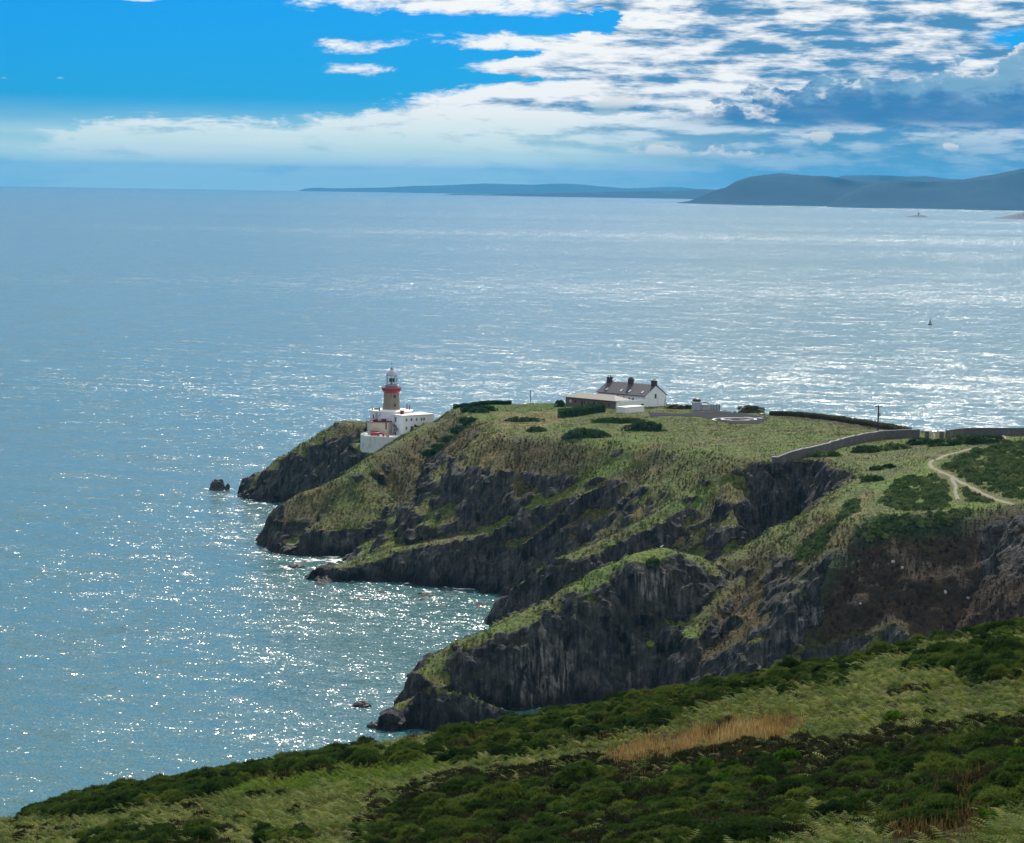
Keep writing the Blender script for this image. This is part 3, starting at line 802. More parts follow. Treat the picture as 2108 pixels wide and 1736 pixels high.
def window(parent, fx, x, y, z, wd, ht, axis, out, frame=M_white, pane=M_glass, bars=True, name='window'):
    """frame proud of the wall with a pane as sub-part; axis 'x' or 'y' = direction along the wall, out = sign of the outside"""
    f = MB(); t_ = 0.07
    def put(mb, a0, a1, z0, z1, d0, d1):
        d0, d1 = sorted((out * d0, out * d1))
        if axis == 'x': mb.box(x + a0, x + a1, y + d0, y + d1, z + z0, z + z1)
        else: mb.box(x + d0, x + d1, y + a0, y + a1, z + z0, z + z1)
    put(f, -wd / 2, -wd / 2 + t_, 0, ht, -0.06, 0.05); put(f, wd / 2 - t_, wd / 2, 0, ht, -0.06, 0.05)
    put(f, -wd / 2 + t_, wd / 2 - t_, ht - t_, ht, -0.06, 0.05); put(f, -wd / 2 + t_, wd / 2 - t_, 0, t_, -0.06, 0.08)
    if bars: put(f, -0.02, 0.02, t_, ht - t_, -0.05, 0.045)
    fo = f.build(name, frame, parent)
    g = MB(); put(g, -wd / 2 + t_ * .6, wd / 2 - t_ * .6, t_ * .6, ht - t_ * .6, -0.04, 0.015)
    g.build('pane', pane, fo)
    return fo

# ------------------------------------------------------------------ lighthouse
LX, LY, LZ = aty(805.5, 844, 850)
lh = empty('lighthouse', (LX, LY, LZ))
tag(lh, 'granite lighthouse tower with red gallery and grey domed lantern', 'lighthouse')
MB().lathe([(3.10, -1.0), (2.95, 0.0), (2.78, 1.2), (2.62, 3.0), (2.50, 4.6), (2.45, 5.75)], 40).build('tower', M_granite, lh, True)
MB().lathe([(3.02, -0.9), (3.02, 0.25), (2.96, 0.3)], 40).build('plinth', M_aged, lh, True)
for zz in (1.3, 4.1):
    a = RAD(-62); r = 2.76 if zz < 3 else 2.55
    wmb = MB().box(-0.30, 0.30, -0.12, 0.10, 0, 0.85)
    wo_ = wmb.build('window', M_iron, lh); wo_.location = (r * math.cos(a), r * math.sin(a), zz); wo_.rotation_euler = (0, 0, a + math.pi / 2)
    g_ = MB().box(-0.22, 0.22, -0.15, -0.123, 0.08, 0.77).build('pane', M_glass, wo_)
MB().lathe([(2.46, 5.76), (2.65, 5.9), (2.95, 6.25), (3.05, 6.30), (3.05, 6.55)], 40).build('corbel', M_red, lh, True)
gal = MB().lathe([(3.04, 6.56), (3.10, 7.15), (3.02, 7.15), (2.94, 6.62)], 40, cap=False).build('gallery_parapet', M_red, lh, True)
rl = MB()
for k in range(20):
    a = 2 * math.pi * k / 20
    rl.bar((3.10 * math.cos(a), 3.10 * math.sin(a), 6.6), (3.16 * math.cos(a), 3.16 * math.sin(a), 7.62), 0.035)
rl.lathe([(3.13, 7.60), (3.19, 7.60), (3.19, 7.66), (3.13, 7.66)], 40, cap=False)
rl.build('railing', M_dred, lh)
MB().lathe([(2.10, 6.5), (2.10, 8.15), (2.0, 8.3), (1.9, 8.3)], 40).build('lantern_base', M_pinkgrey, lh, True)
rl2 = MB()
for k in range(16):
    a = 2 * math.pi * k / 16
    rl2.bar((2.32 * math.cos(a), 2.32 * math.sin(a), 8.2), (2.32 * math.cos(a), 2.32 * math.sin(a), 9.0), 0.025)
rl2.lathe([(2.08, 8.16), (2.40, 8.18), (2.40, 8.24), (2.08, 8.24)], 32, cap=False); rl2.lathe([(2.30, 9.0), (2.34, 9.0), (2.34, 9.04), (2.30, 9.04)], 32, cap=False)
rl2.build('lantern_walkway', M_white, lh)
MB().lathe([(1.72, 8.3), (1.72, 11.15)], 24).build('lantern_glazing', M_lens, lh, True)
ast = MB()
for k in range(12):
    a = 2 * math.pi * (k + 0.3) / 12
    ast.bar((1.78 * math.cos(a), 1.78 * math.sin(a), 8.25), (1.78 * math.cos(a), 1.78 * math.sin(a), 11.2), 0.06 if k % 3 else 0.10)
for z_ in (8.30, 9.25, 11.15):
    ast.lathe([(1.74, z_ - .05), (1.84, z_ - .05), (1.84, z_ + .05), (1.74, z_ + .05)], 32, cap=False)
ast.build('glazing_bars', M_lgrey, lh)
lens = MB().lathe([(0.35, 8.3), (0.35, 9.1), (0.30, 9.1)], 16).build('lamp_pedestal', M_iron, lh, True)
MB().box(-0.85, 0.85, -0.75, 0.75, 9.25, 10.35).build('lens_array', M_iron, lh)
MB().lathe([(0.32, 9.3), (0.42, 9.8), (0.32, 10.3)], 16, 0.0, -0.62).build('lens', M_glassw, lh, True)
MB().lathe([(1.86, 11.2), (1.88, 11.35), (1.86, 11.5), (1.72, 12.0), (1.42, 12.45), (1.0, 12.85), (0.62, 13.1), (0.36, 13.3), (0.30, 13.5)], 36).build('dome', M_lgrey, lh, True)
MB().lathe([(0.30, 13.5), (0.52, 13.56), (0.52, 13.66), (0.22, 13.72), (0.16, 13.9)], 20).build('vent', M_iron, lh, True)
MB().bar((0, 0, 13.7), (0, 0, 15.5), 0.05).lathe([(0.03, 15.2), (0.14, 15.3), (0.14, 15.45), (0.03, 15.55)], 10).build('mast', M_iron, lh)
MB().bar((1.35, -1.2, 11.5), (0.30, -0.45, 13.45), 0.05).build('ladder', M_iron, lh)

# round building at its foot
rb = empty('round_building', (LX, LY, LZ))
tag(rb, 'white round flat-roofed building wrapped around the foot of the lighthouse tower', 'building')
MB().lathe([(7.0, -8.0), (7.0, -0.30)], 56).build('wall', M_white, rb, True)
MB().lathe([(7.15, -0.30), (7.15, 0.02), (6.95, 0.05), (3.1, 0.10)], 56).build('roof', M_roofw, rb, True)
for (ax_, ay_, hh) in [(-6.1, -2.0, 1.2), (-3.6, -4.9, 1.15), (5.0, 3.4, 1.6), (5.9, 1.6, 1.5)]:
    ch = MB().box(ax_ - .28, ax_ + .28, ay_ - .28, ay_ + .28, 0.03, 0.3).build('chimney', M_dred, rb)
    MB().lathe([(0.17, 0.3), (0.14, hh), (0.17, hh + 0.05)], 10, ax_, ay_).build('pot', M_dred, ch, True)
MB().box(-5.6, -3.6, -1.0, 0.4, 0.06, 0.5).build('roof_hatch', M_iron, rb)
for ang, w_, z0, z1, nm, mt in [(-142, .45, -2.7, -1.2, 'window', M_glass), (-108, .75, -4.3, -2.4, 'door', M_iron)]:
    a = RAD(ang); o_ = MB().box(-w_ / 2, w_ / 2, -0.1, 0.06, 0, z1 - z0).build(nm, mt, rb)
    o_.location = (7.0 * math.cos(a), 7.0 * math.sin(a), z0); o_.rotation_euler = (0, 0, a + math.pi / 2)
for ang in (-132, -128):
    a = RAD(ang); MB().bar((7.1 * math.cos(a), 7.1 * math.sin(a), -3.4), (7.1 * math.cos(a), 7.1 * math.sin(a), -0.4), 0.07).build('pipe', M_iron, rb)
a = RAD(-118); MB().bar((7.1 * math.cos(a), 7.1 * math.sin(a), -0.5), (7.1 * math.cos(a), 7.1 * math.sin(a), -1.2), 0.06).bar((7.1 * math.cos(a), 7.1 * math.sin(a), -1.2), (7.1 * math.cos(RAD(-126)), 7.1 * math.sin(RAD(-126)), -1.7), 0.06).build('pipe', M_iron, rb)

# flat-roofed block with two window rows
BX, BY, BZ = aty(829, 855.5, 838)
fb = empty('flat_roofed_building', (BX, BY, BZ - 7.0), RAD(40))
tag(fb, 'white two-storey block with flat white roof and rows of small windows', 'building')
MB().box(0, 12.6, 0, 7.5, -3, 6.75).build('wall', M_white, fb)
MB().box(-0.2, 12.8, -0.2, 7.7, 6.75, 7.0).build('roof', M_roofw, fb, bevel=0.04)
for xx in (1.55, 3.55, 5.65, 7.70, 8.75):
    window(fb, 0, xx, 0, 4.95, 0.80, 1.05, 'x', -1)
for xx in (1.55, 3.55, 5.65):
    window(fb, 0, xx, 0, 2.25, 0.80, 1.05, 'x', -1)
window(fb, 0, 0.75, 0, 0.75, 0.35, 0.40, 'x', -1, M_iron, bars=False)
for yy, zz, ww, hh in [(3.6, 4.6, .55, 1.6), (5.9, 0.55, .5, .75), (3.75, 0.35, .5, .95)]:
    window(fb, 0, 0, yy, zz, ww, hh, 'y', -1, M_iron, bars=False)
ch = MB().box(2.2, 3.1, 3.4, 4.2, 7.0, 8.15).build('chimney', M_dred, fb)
MB().box(2.1, 3.2, 3.3, 4.3, 8.0, 8.2).build('cap', M_dred, ch)
MB().box(4.0, 9.5, 6.4, 7.2, 7.0, 7.35).build('roof_kerb', M_dred, fb)
fe = MB()
for zz in (2.3, 3.55):
    y0 = 1.9 if zz < 3 else 3.2
    fe.box(-0.95, -0.02, y0, y0 + 1.3, zz, zz + .07)
    for yy in (y0, y0 + .65, y0 + 1.3): fe.bar((-.93, yy, zz), (-.93, yy, zz + 1.0), .03)
    fe.bar((-.93, y0, zz + 1.0), (-.93, y0 + 1.3, zz + 1.0), .03); fe.bar((-.93, y0, zz + .5), (-.93, y0 + 1.3, zz + .5), .03)
    fe.bar((-.9, y0 + .1, zz), (-.02, y0 + .1, zz - .9), .04); fe.bar((-.9, y0 + 1.2, zz), (-.02, y0 + 1.2, zz - .9), .04)
fe.bar((-.5, 3.25, 3.55), (-.5, 2.0, 2.35), .09); fe.bar((-.5, 3.2, 2.35), (-.5, 4.4, .4), .09)
fe.build('fire_escape', M_iron, fb)
MB().bar((-.1, 4.35, -1.5), (-.1, 4.35, 6.7), .06).build('downpipe', M_iron, fb)

# cream link with its red terrace rail
CX, CY, CZ = aty(776, 867.7, 841)
cl = empty('link_building', (CX, CY, CZ - 5.0))
tag(cl, 'low cream walled annexe with dark red terrace between tower and white block', 'building')
MB().prism([(-3.2, 0.5), (-1.9, -1.4), (3.6, -1.4), (5.6, 3.5), (-1.0, 5.0)], -2.0, 4.85).build('wall', M_cream, cl)
MB().prism([(-3.45, 0.5), (-2.0, -1.65), (3.7, -1.65), (5.8, 3.7), (-1.0, 5.2)], 4.85, 5.05).build('terrace', M_dred, cl)
r_ = MB(); pl = [(-3.4, .5), (-1.95, -1.55), (1.0, -1.6), (3.65, -1.6)]
for p in pl: r_.bar((*p, 5.0), (*p, 5.95), .04)
for p, q in zip(pl[:-1], pl[1:]):
    for h_ in (5.45, 5.95): r_.bar((*p, h_), (*q, h_), .035)
r_.build('railing', M_dred, cl)
MB().box(-1.2, 0.3, -.6, .8, 5.05, 5.65).build('roof_box', M_dred, cl); MB().box(1.4, 3.0, -.2, 1.2, 5.05, 5.75).build('roof_box', M_dred, cl)
window(cl, 0, 3.05, -1.4, 2.6, .45, 2.0, 'x', -1, M_dred, M_dred, False, 'door')

# courtyard terrace
YX, YY_, YZ = aty(742, 896.4, 825)
cy = empty('courtyard_terrace', (YX, YY_, YZ - 1.0))
tag(cy, 'whitewashed retaining wall of the walled yard below the white lighthouse buildings', 'wall')
OUT = [(0, 0), (0.9, -1.4), (6.5, -2.2), (13.0, -2.6), (17.5, -1.0), (18.5, 12.0), (2.0, 14.0), (-0.3, 6.0)]
MB().prism(OUT, -6.0, 0.0).build('retaining_wall', M_aged, cy)
for i in range(len(OUT) - 1):
    a, b = np.array(OUT[i]), np.array(OUT[i + 1]); d = (b - a) / np.linalg.norm(b - a); nrm_ = np.array((-d[1], d[0])) * 0.35
    if i in (4, 5): continue
    pb = MB().prism([tuple(a - d * .0), tuple(b), tuple(b + nrm_), tuple(a + nrm_)], 0.0, [1.25, .95, .85, .8, 0, 0, 1.0][i]).build('parapet', M_aged, cy)
# stairs, tank and bits in the yard
stw = empty('outside_stair', (CX + 0.2, CY - 1.6, CZ - 5.0))
tag(stw, 'dark red outside stair descending into the lighthouse yard', 'stair')
for k in range(12):
    MB().box(0.05 + k * .32, 0.42 + k * .32, -1.3, -.25, 1.95 - k * .2, 2.08 - k * .2).build('tread', M_dred, stw)
for yy in (-1.38, -.20):
    MB().bar((0, yy, 1.95), (3.9, yy, -.35), .10).build('stringer', M_dred, stw)
MB().box(-2.0, 0.04, -1.4, .1, 1.95, 2.10).build('landing', M_dred, stw)
hr = MB()
for xx in (-1.9, -.95, 0): hr.bar((xx, -1.35, 2.1), (xx, -1.35, 3.1), .03)
hr.bar((-1.9, -1.35, 3.1), (0, -1.35, 3.1), .03).bar((0, -1.35, 3.05), (3.8, -1.35, .75), .035)
hr.build('handrail', M_iron, stw)
tk = empty('fuel_tank', (YX + 4.5, YY_ + 3.0, YZ - 1.0))
tag(tk, 'red horizontal cylinder tank lying in the lighthouse yard', 'tank')
b_ = MB().lathe([(0.15, -1.5), (0.5, -1.4), (0.55, -1.25), (0.55, 1.25), (0.5, 1.4), (0.15, 1.5)], 18).build('tank_body', M_red, tk, True)
b_.rotation_euler = (0, math.pi / 2, 0); b_.location = (0, 0, 1.25)
for xx in (-1, 1): MB().box(xx - .15, xx + .15, -.5, .5, 0, .85).build('cradle', M_red, tk)
for (dx_, dy_, lab, mt) in [(1.7, 1.6, 'white rounded dome cover at the corner of the lighthouse yard', M_white)]:
    o_ = MB().lathe([(.75, 0), (.78, .8), (.6, 1.25), (.3, 1.45), (.05, 1.5)], 18).build('dome_cover', mt, None, True)
    o_.location = (YX + dx_, YY_ + dy_, YZ - 1.0); tag(o_, lab, 'cover')
for (dx_, dy_, sx_, sz_, mt, lab) in [(7.2, 2.2, .5, 1.5, M_red, 'tall red equipment box beside the red tank in the yard'), (8.6, 2.0, .9, 1.0, M_red, 'low red equipment box at the foot of the stair'), (6.4, 1.2, .45, 1.1, M_white, 'small white cabinet in front of the red tank')]:
    o_ = empty('equipment_box', (YX + dx_, YY_ + dy_, YZ - 1.0)); tag(o_, lab, 'box')
    MB().box(-sx_ / 2, sx_ / 2, -.35, .35, 0, sz_).build('case', mt, o_, bevel=.03)
    MB().box(-sx_ / 2 - .06, sx_ / 2 + .06, -.41, .41, sz_, sz_ + .08).build('lid', mt, o_)

# ------------------------------------------------------------------ keepers' house
ang = RAD(47)
HX0, HY0, HZ0 = aty(1327.7, 842, 838)
hz = HZ0
hs_ = empty('keepers_house', (HX0, HY0, hz), ang)
tag(hs_, 'long white gabled house with slate roof, skylights and three dark chimneys', 'house')
HW, HL_, EV, RG = 10.4, 20.5, 4.2, 7.3
wm = MB()
wm.add([(0, 0, -2), (HW, 0, -2), (HW, 0, EV), (HW / 2, 0, RG - .1), (0, 0, EV), (0, HL_, -2), (HW, HL_, -2), (HW, HL_, EV), (HW / 2, HL_, RG - .1), (0, HL_, EV)],
       [(0, 1, 2, 3, 4), (9, 8, 7, 6, 5), (0, 4, 9, 5), (1, 6, 7, 2), (4, 3, 8, 9), (3, 2, 7, 8)])
wm.build('wall', M_white, hs_)
sl = (RG - EV) / (HW / 2)
for side in (0, 1):
    x_e = -0.4 if side == 0 else HW + 0.4; zE = EV - 0.4 * sl
    P_ = [(x_e, -.15, zE + .06), (HW / 2, -.15, RG + .06), (HW / 2, HL_ + .15, RG + .06), (x_e, HL_ + .15, zE + .06)]
    Q_ = [(a, b, c + .16) for a, b, c in P_]
    roof = MB().add(P_ + Q_, [(3, 2, 1, 0), (4, 5, 6, 7), (0, 1, 5, 4), (1, 2, 6, 5), (2, 3, 7, 6), (3, 0, 4, 7)]).build('roof', M_slate, hs_)
    if side == 0:
        for yy in (2.2, 7.6, 11.2, 17.4):
            def rp(u, v, h): return (x_e + u, v, zE + .22 + u * sl + h)
            sk = MB(); c8 = [rp(.95, yy - .45, -.02), rp(2.25, yy - .45, -.02), rp(2.25, yy + .45, -.02), rp(.95, yy + .45, -.02)]
            sk.add(c8 + [(a, b, c + .12) for a, b, c in c8], [(3, 2, 1, 0), (4, 5, 6, 7), (0, 1, 5, 4), (1, 2, 6, 5), (2, 3, 7, 6), (3, 0, 4, 7)])
            so = sk.build('skylight', M_iron, roof)
            c9 = [rp(1.05, yy - .36, .101), rp(2.15, yy - .36, .101), rp(2.15, yy + .36, .101), rp(1.05, yy + .36, .101)]
            # the pane lies in the skylight frame, one level below the roof
            sk.__init__(); sk.add(c9 + [(a, b, c + .03) for a, b, c in c9], [(3, 2, 1, 0), (4, 5, 6, 7), (0, 1, 5, 4), (1, 2, 6, 5), (2, 3, 7, 6), (3, 0, 4, 7)])
            sk.build('skylight_pane', M_glassw, roof)
    MB().box(min(x_e, x_e + (.12 if side else -.12)), max(x_e, x_e + (.12 if side else -.12)), -.1, HL_ + .1, zE - .02, zE + .12).build('gutter', M_iron, hs_)
for yy in (0.75, 10.6, HL_ - .75):
    cz = MB().box(HW / 2 - .85, HW / 2 + .85, yy - .55, yy + .55, RG - .6, RG + 1.35).build('chimney', M_brick, hs_)
    MB().box(HW / 2 - 1.0, HW / 2 + 1.0, yy - .7, yy + .7, RG + 1.35, RG + 1.55).build('cap', M_brick, cz)
    for q in ((-.5, .5) if yy != 10.6 else (-.6, 0, .6)):
        MB().lathe([(.2, RG + 1.55), (.16, RG + 2.05), (.19, RG + 2.1)], 10, HW / 2 + q, yy).build('pot', M_brick, cz, True)
for q, h_ in ((-1, 0), (1, 0)):
    xe = HW / 2 + q * (HW / 2 + .35); vb = MB()
    vb.bar((HW / 2, -.14, RG + .18), (xe, -.14, EV - .35 * sl + .18), .11, 4); vb.build('verge', M_iron, hs_)
window(hs_, 0, 5.2, 0, 3.1, .85, 1.45, 'x', -1, M_iron)
MB().bar((6.4, -.09, -1), (6.4, -.09, 5.0), .05).build('downpipe', M_white, hs_)
MB().bar((9.9, -.09, -1), (9.9, -.09, 2.4), .06).bar((9.9, -.09, 2.4), (10.4, -.09, 3.1), .06).build('downpipe', M_iron, hs_)
for yy, ww, hh, zz in ((5.1, .5, 1.0, 2.2), (6.7, .5, 1.0, 2.2)):
    window(hs_, 0, 0, yy, zz, ww, hh, 'y', -1, M_iron, bars=False)
for yy in (9.0, 11.8): MB().bar((-.1, yy, 0), (-.1, yy, 3.9), .06).build('downpipe', M_iron, hs_)
# white yard wall
yw = empty('yard_wall', (HX0, HY0, hz), ang)
tag(yw, 'white rendered yard wall joining the gabled house to the timber building', 'wall')
MB().add([(-10.85, 2.75, -2), (-.02, -.35, -2), (-.02, -.05, -2), (-10.85, 3.05, -2), (-10.85, 2.75, 2.7), (-.02, -.35, 3.1), (-.02, -.05, 3.1), (-10.85, 3.05, 2.7)],
         [(3, 2, 1, 0), (4, 5, 6, 7), (0, 1, 5, 4), (1, 2, 6, 5), (2, 3, 7, 6), (3, 0, 4, 7)]).build('wall', M_white, yw)
dr = MB().box(-.4, .4, -.12, .1, -.2, 1.75).build('door', M_glass, yw); dr.location = (-1.3, 0.02, 0); dr.rotation_euler = (0, 0, math.atan2(-3.1, 10.83))
# timber building
ax = empty('timber_building', (HX0, HY0, hz), ang)
tag(ax, 'low brown boarded building with fawn hipped roof beside the white house', 'building')
A0, A1, B0, B1 = -11.0, -4.2, 3.1, 24.5
MB().box(A0, A1, B0, B1, -2, 2.75).build('wall', M_wood, ax)
e_ = .6; mx = (A0 + A1) / 2; rz_ = 4.35
MB().add([(A0 - e_, B0 - e_, 2.75), (A1 + e_, B0 - e_, 2.75), (A1 + e_, B1 + e_, 2.75), (A0 - e_, B1 + e_, 2.75), (A0 - e_, B0 - e_, 2.9), (A1 + e_, B0 - e_, 2.9), (A1 + e_, B1 + e_, 2.9), (A0 - e_, B1 + e_, 2.9), (mx, B0 + 3.6, rz_), (mx, B1 - 3.6, rz_)],
         [(3, 2, 1, 0), (0, 1, 5, 4), (1, 2, 6, 5), (2, 3, 7, 6), (3, 0, 4, 7), (4, 5, 8), (5, 6, 9, 8), (6, 7, 9), (7, 4, 8, 9)]).build('roof', M_sheet, ax)
window(ax, 0, A0, 22.4, 1.0, 1.1, 1.1, 'y', -1, M_wood, M_glassw)
for yy, ww, hh, zz in ((20.2, .9, .9, 1.1), (17.4, .9, 2.1, -.1), (16.3, .5, 1.2, .8), (14.6, .5, 1.0, .9), (12.2, 1.0, 1.1, .8), (9.3, 2.8, 1.9, 0.1), (5.8, .8, 1.0, .9)):
    window(ax, 0, A0, yy, zz, ww, hh, 'y', -1, M_wood, M_glass, bars=False, name='door' if hh > 2 else 'window')
# white tank house
TX, TY, TZ = aty(1287, 854.5, 809)
wt = empty('tank_house', (TX, TY, TZ), ang)
tag(wt, 'squat white flat-topped tank house standing in front of the yard wall', 'tank')
MB().box(0, 9.0, 0, 3.6, -1.5, 2.2).build('wall', M_white, wt)
MB().box(-.12, 9.12, -.12, 3.72, 2.2, 2.38).build('roof', M_roofw, wt, bevel=.03)
MB().box(5.2, 9.4, -.9, -.15, -.5, .25).build('plinth', M_iron, wt)
# kiosk
KX, KY, KZ = ground_hit(1434, 846)
kk = empty('service_kiosk', (KX, KY, KZ), RAD(15))
tag(kk, 'small pale blue service hut with dark domed cap behind the tarmac', 'kiosk')
MB().box(-1.3, 1.3, -1.1, 1.1, -.6, 2.6).build('cabin', M_kiosk, kk)
MB().box(-1.4, 1.4, -1.2, 1.2, 2.6, 2.95).build('white_band', M_white, kk)
MB().lathe([(1.3, 2.95), (1.35, 3.2), (1.15, 3.7), (.7, 4.0), (.1, 4.1)], 18).build('cap', M_iron, kk, True)
MB().box(1.35, 4.2, -1.0, .6, -.6, 2.0).build('side_store', M_kiosk, kk)
MB().box(1.3, 3.6, -1.1, .7, 2.0, 2.15).build('side_roof', M_roofw, kk)
fs = MB().box(4.25, 7.6, -.9, -.8, -.6, 2.0).build('side_fence', M_kiosk, kk)
for k in range(4): MB().box(4.4 + k * .95, 4.5 + k * .95, -.98, -.9, -.6, 2.2).build('post', M_iron, kk)

# ------------------------------------------------------------------ tarmac, landing circles, paths
def drape(name, poly, mat, lift=0.05, res=1.0):
    xs = [p[0] for p in poly]; ys = [p[1] for p in poly]
    X, Y = np.meshgrid(np.arange(min(xs), max(xs) + res, res), np.arange(min(ys), max(ys) + res, res))
    d = poly_dist(X, Y, np.array([(p[0], p[1], 0) for p in poly]))
    keep = np.maximum.reduce([d[:-1, :-1], d[1:, :-1], d[:-1, 1:], d[1:, 1:]]) < res * .7
    Z = zsamp(HD, X, Y) + lift
    F = grid_faces(*X.shape, keep)
    V, F = compact(np.stack([X, Y, Z], -1).reshape(-1, 3), F)
    return link(name, mesh_np(name, V, F), mat)
tpoly = [ground_hit(*p)[:2] for p in [(1405, 853), (1440, 849), (1500, 849), (1550, 855), (1580, 861), (1565, 872), (1500, 872), (1470, 864), (1430, 858), (1340, 858), (1335, 850)]]
tag(drape('pavement', tpoly, M_tarmac, .14, .8), kind='structure')
C0 = ground_hit(1521, 864)
def ring_strip(name, r0, r1, a0, a1, lift, mat):
    n = 60; V = []; F = []
    for k in range(n + 1):
        a = a0 + (a1 - a0) * k / n
        for r in (r0, r1):
            x, y = C0[0] + r * math.cos(a), C0[1] + r * math.sin(a)
            V.append((x, y, on_head(x, y) + lift))
    for k in range(n): F.append((2 * k, 2 * k + 1, 2 * k + 3, 2 * k + 2))
    return link(name, mesh_np(name, V, F), mat)
lc = empty('landing_circle', tuple(C0)); tag(lc, 'white painted landing circles on the tarmac beside the grass field', 'marking')
for nm, a in (('outer_ring', (7.4, 8.0, RAD(20), RAD(205))), ('inner_ring', (4.6, 5.4, 0, 2 * math.pi))):
    o_ = ring_strip(nm, *a, .24, M_paint); o_.parent = lc; o_.matrix_parent_inverse = Matrix.Translation(-Vector(C0))
PATHS = []
def path_strip(pts, wd, name='path'):
    W = [ground_hit(*p) for p in pts]; W = np.array([q for q in W if q is not None])
    L = np.r_[0, np.cumsum(np.hypot(*np.diff(W[:, :2], axis=0).T))]
    s_ = np.arange(0, L[-1], .8); X = np.interp(s_, L, W[:, 0]); Y = np.interp(s_, L, W[:, 1])
    for _ in range(4): X[1:-1] = (X[:-2] + X[1:-1] * 2 + X[2:]) / 4; Y[1:-1] = (Y[:-2] + Y[1:-1] * 2 + Y[2:]) / 4
    tx, ty = np.gradient(X), np.gradient(Y); ln = np.hypot(tx, ty); tx /= ln; ty /= ln
    PATHS.append(np.c_[X, Y])
    wv_ = wd * (1 + .45 * fbm(s_ / 4, s_ * 0, 3.3, 3)); V = []
    offs = np.linspace(-1, 1, 5)
    for o_ in offs:
        x = X - ty * wv_ * .5 * o_ + .18 * fbm(s_ / 1.6, s_ * 0 + o_ * 4, 8.0, 2); y = Y + tx * wv_ * .5 * o_
        V.append(np.c_[x, y, zsamp(HD, x, y) + .17 - .16 * abs(o_)])
    V = np.stack(V, 1)
    return tag(link(name, mesh_np(name, V.reshape(-1, 3), grid_faces(len(s_), 5)), M_dirt), kind='structure')
path_strip([(2085, 1042), (2060, 1032), (2020, 1016), (1990, 1000), (1960, 982), (1935, 972), (1918, 963), (1913, 955), (1920, 948)], 1.05)
path_strip([(1925, 948), (1945, 938), (1985, 928), (2000, 924)], 1.2)
path_strip([(1958, 985), (1968, 1000), (1966, 1012), (1972, 1030)], .8)
path_strip([(2060, 911), (2068, 903), (2064, 896), (2075, 891)], 1.1)

# ------------------------------------------------------------------ stone walls, gate, poles, fence
def wall_run(name, pts, ht, th, label, cat='wall', cap=True):
    W = [ground_hit(*p) for p in pts]; W = np.array([q for q in W if q is not None])
    L = np.r_[0, np.cumsum(np.hypot(*np.diff(W[:, :2], axis=0).T))]
    s_ = np.linspace(0, L[-1], max(6, int(L[-1] / 1.2))); X = np.interp(s_, L, W[:, 0]); Y = np.interp(s_, L, W[:, 1])
    for _ in range(6): X[1:-1] = (X[:-2] + X[1:-1] * 2 + X[2:]) / 4; Y[1:-1] = (Y[:-2] + Y[1:-1] * 2 + Y[2:]) / 4
    Z = zsamp(HB, X, Y)
    for _ in range(10): Z[1:-1] = (Z[:-2] + Z[1:-1] * 2 + Z[2:]) / 4
    tx, ty = np.gradient(X), np.gradient(Y); ln = np.hypot(tx, ty); nx_, ny_ = -ty / ln, tx / ln
    root = empty(name, (X[0], Y[0], Z[0])); tag(root, label, cat)
    def strip(nm, h0, h1, t0, mt, jit):
        jz = jit * RNG.normal(size=len(X))
        sec = [(-t0, h0), (t0, h0), (t0, h1), (-t0, h1)]
        V = np.stack([np.c_[X + nx_ * a - X[0], Y + ny_ * a - Y[0], Z + b + (jz if b == h1 else 0) - Z[0]] for a, b in sec], 1)
        n = len(X); F = []
        for i in range(n - 1):
            for k in range(4): F.append((i * 4 + k, i * 4 + (k + 1) % 4, (i + 1) * 4 + (k + 1) % 4, (i + 1) * 4 + k))
        F += [(0, 1, 2, 3), ((n - 1) * 4 + 3, (n - 1) * 4 + 2, (n - 1) * 4 + 1, (n - 1) * 4)]
        link(nm, mesh_np(nm, V.reshape(-1, 3), F, False), mt, root)
    strip('masonry', -1.6, ht, th / 2, M_stone, .0)
    if cap: strip('coping', ht + .003, ht + .20, th / 2 + .06, M_cap, .05)
    return root, np.c_[X, Y, Z]
W1, W1p = wall_run('stone_wall', [(1594, 951), (1640, 945), (1690, 933), (1735, 920), (1780, 910), (1830, 903), (1893, 901)], 1.95, .55, 'long grey stone wall with pale coping between the field and the cliff')
px0 = W1p[0]
pb_ = MB().box(-.55, .55, -.55, .55, -1.5, 2.35).build('end_pier', M_stone, W1); pb_.location = (0, 0, 0)
pc_ = MB().box(-.65, .65, -.65, .65, 2.355, 2.55).build('pier_cap', M_cap, pb_)
W2, _ = wall_run('stone_wall', [(1948, 902), (1985, 897), (2040, 896), (2100, 897), (2125, 897)], 1.9, .5, 'dark stone wall beyond the gate pillars towards the open sea', cap=False)
for k, (ppx, ppy) in enumerate([(1908, 905), (1938, 906)]):
    g = ground_hit(ppx, ppy)
    o_ = empty('gate_pillar', tuple(g)); tag(o_, ['gate pillar with white cap at the end of the coped wall', 'gate pillar with white cap beside the dark wall'][k], 'pillar', 'gate pillars')
    MB().box(-.5, .5, -.5, .5, -1, 2.1).build('shaft', M_stone, o_)
    MB().add([(-.75, -.75, 2.1), (.75, -.75, 2.1), (.75, .75, 2.1), (-.75, .75, 2.1), (-.75, -.75, 2.3), (.75, -.75, 2.3), (.75, .75, 2.3), (-.75, .75, 2.3), (0, 0, 2.65)],
             [(3, 2, 1, 0), (0, 1, 5, 4), (1, 2, 6, 5), (2, 3, 7, 6), (3, 0, 4, 7), (4, 5, 8), (5, 6, 8), (6, 7, 8), (7, 4, 8)]).build('cap', M_white, o_)
g = ground_hit(1922, 905)
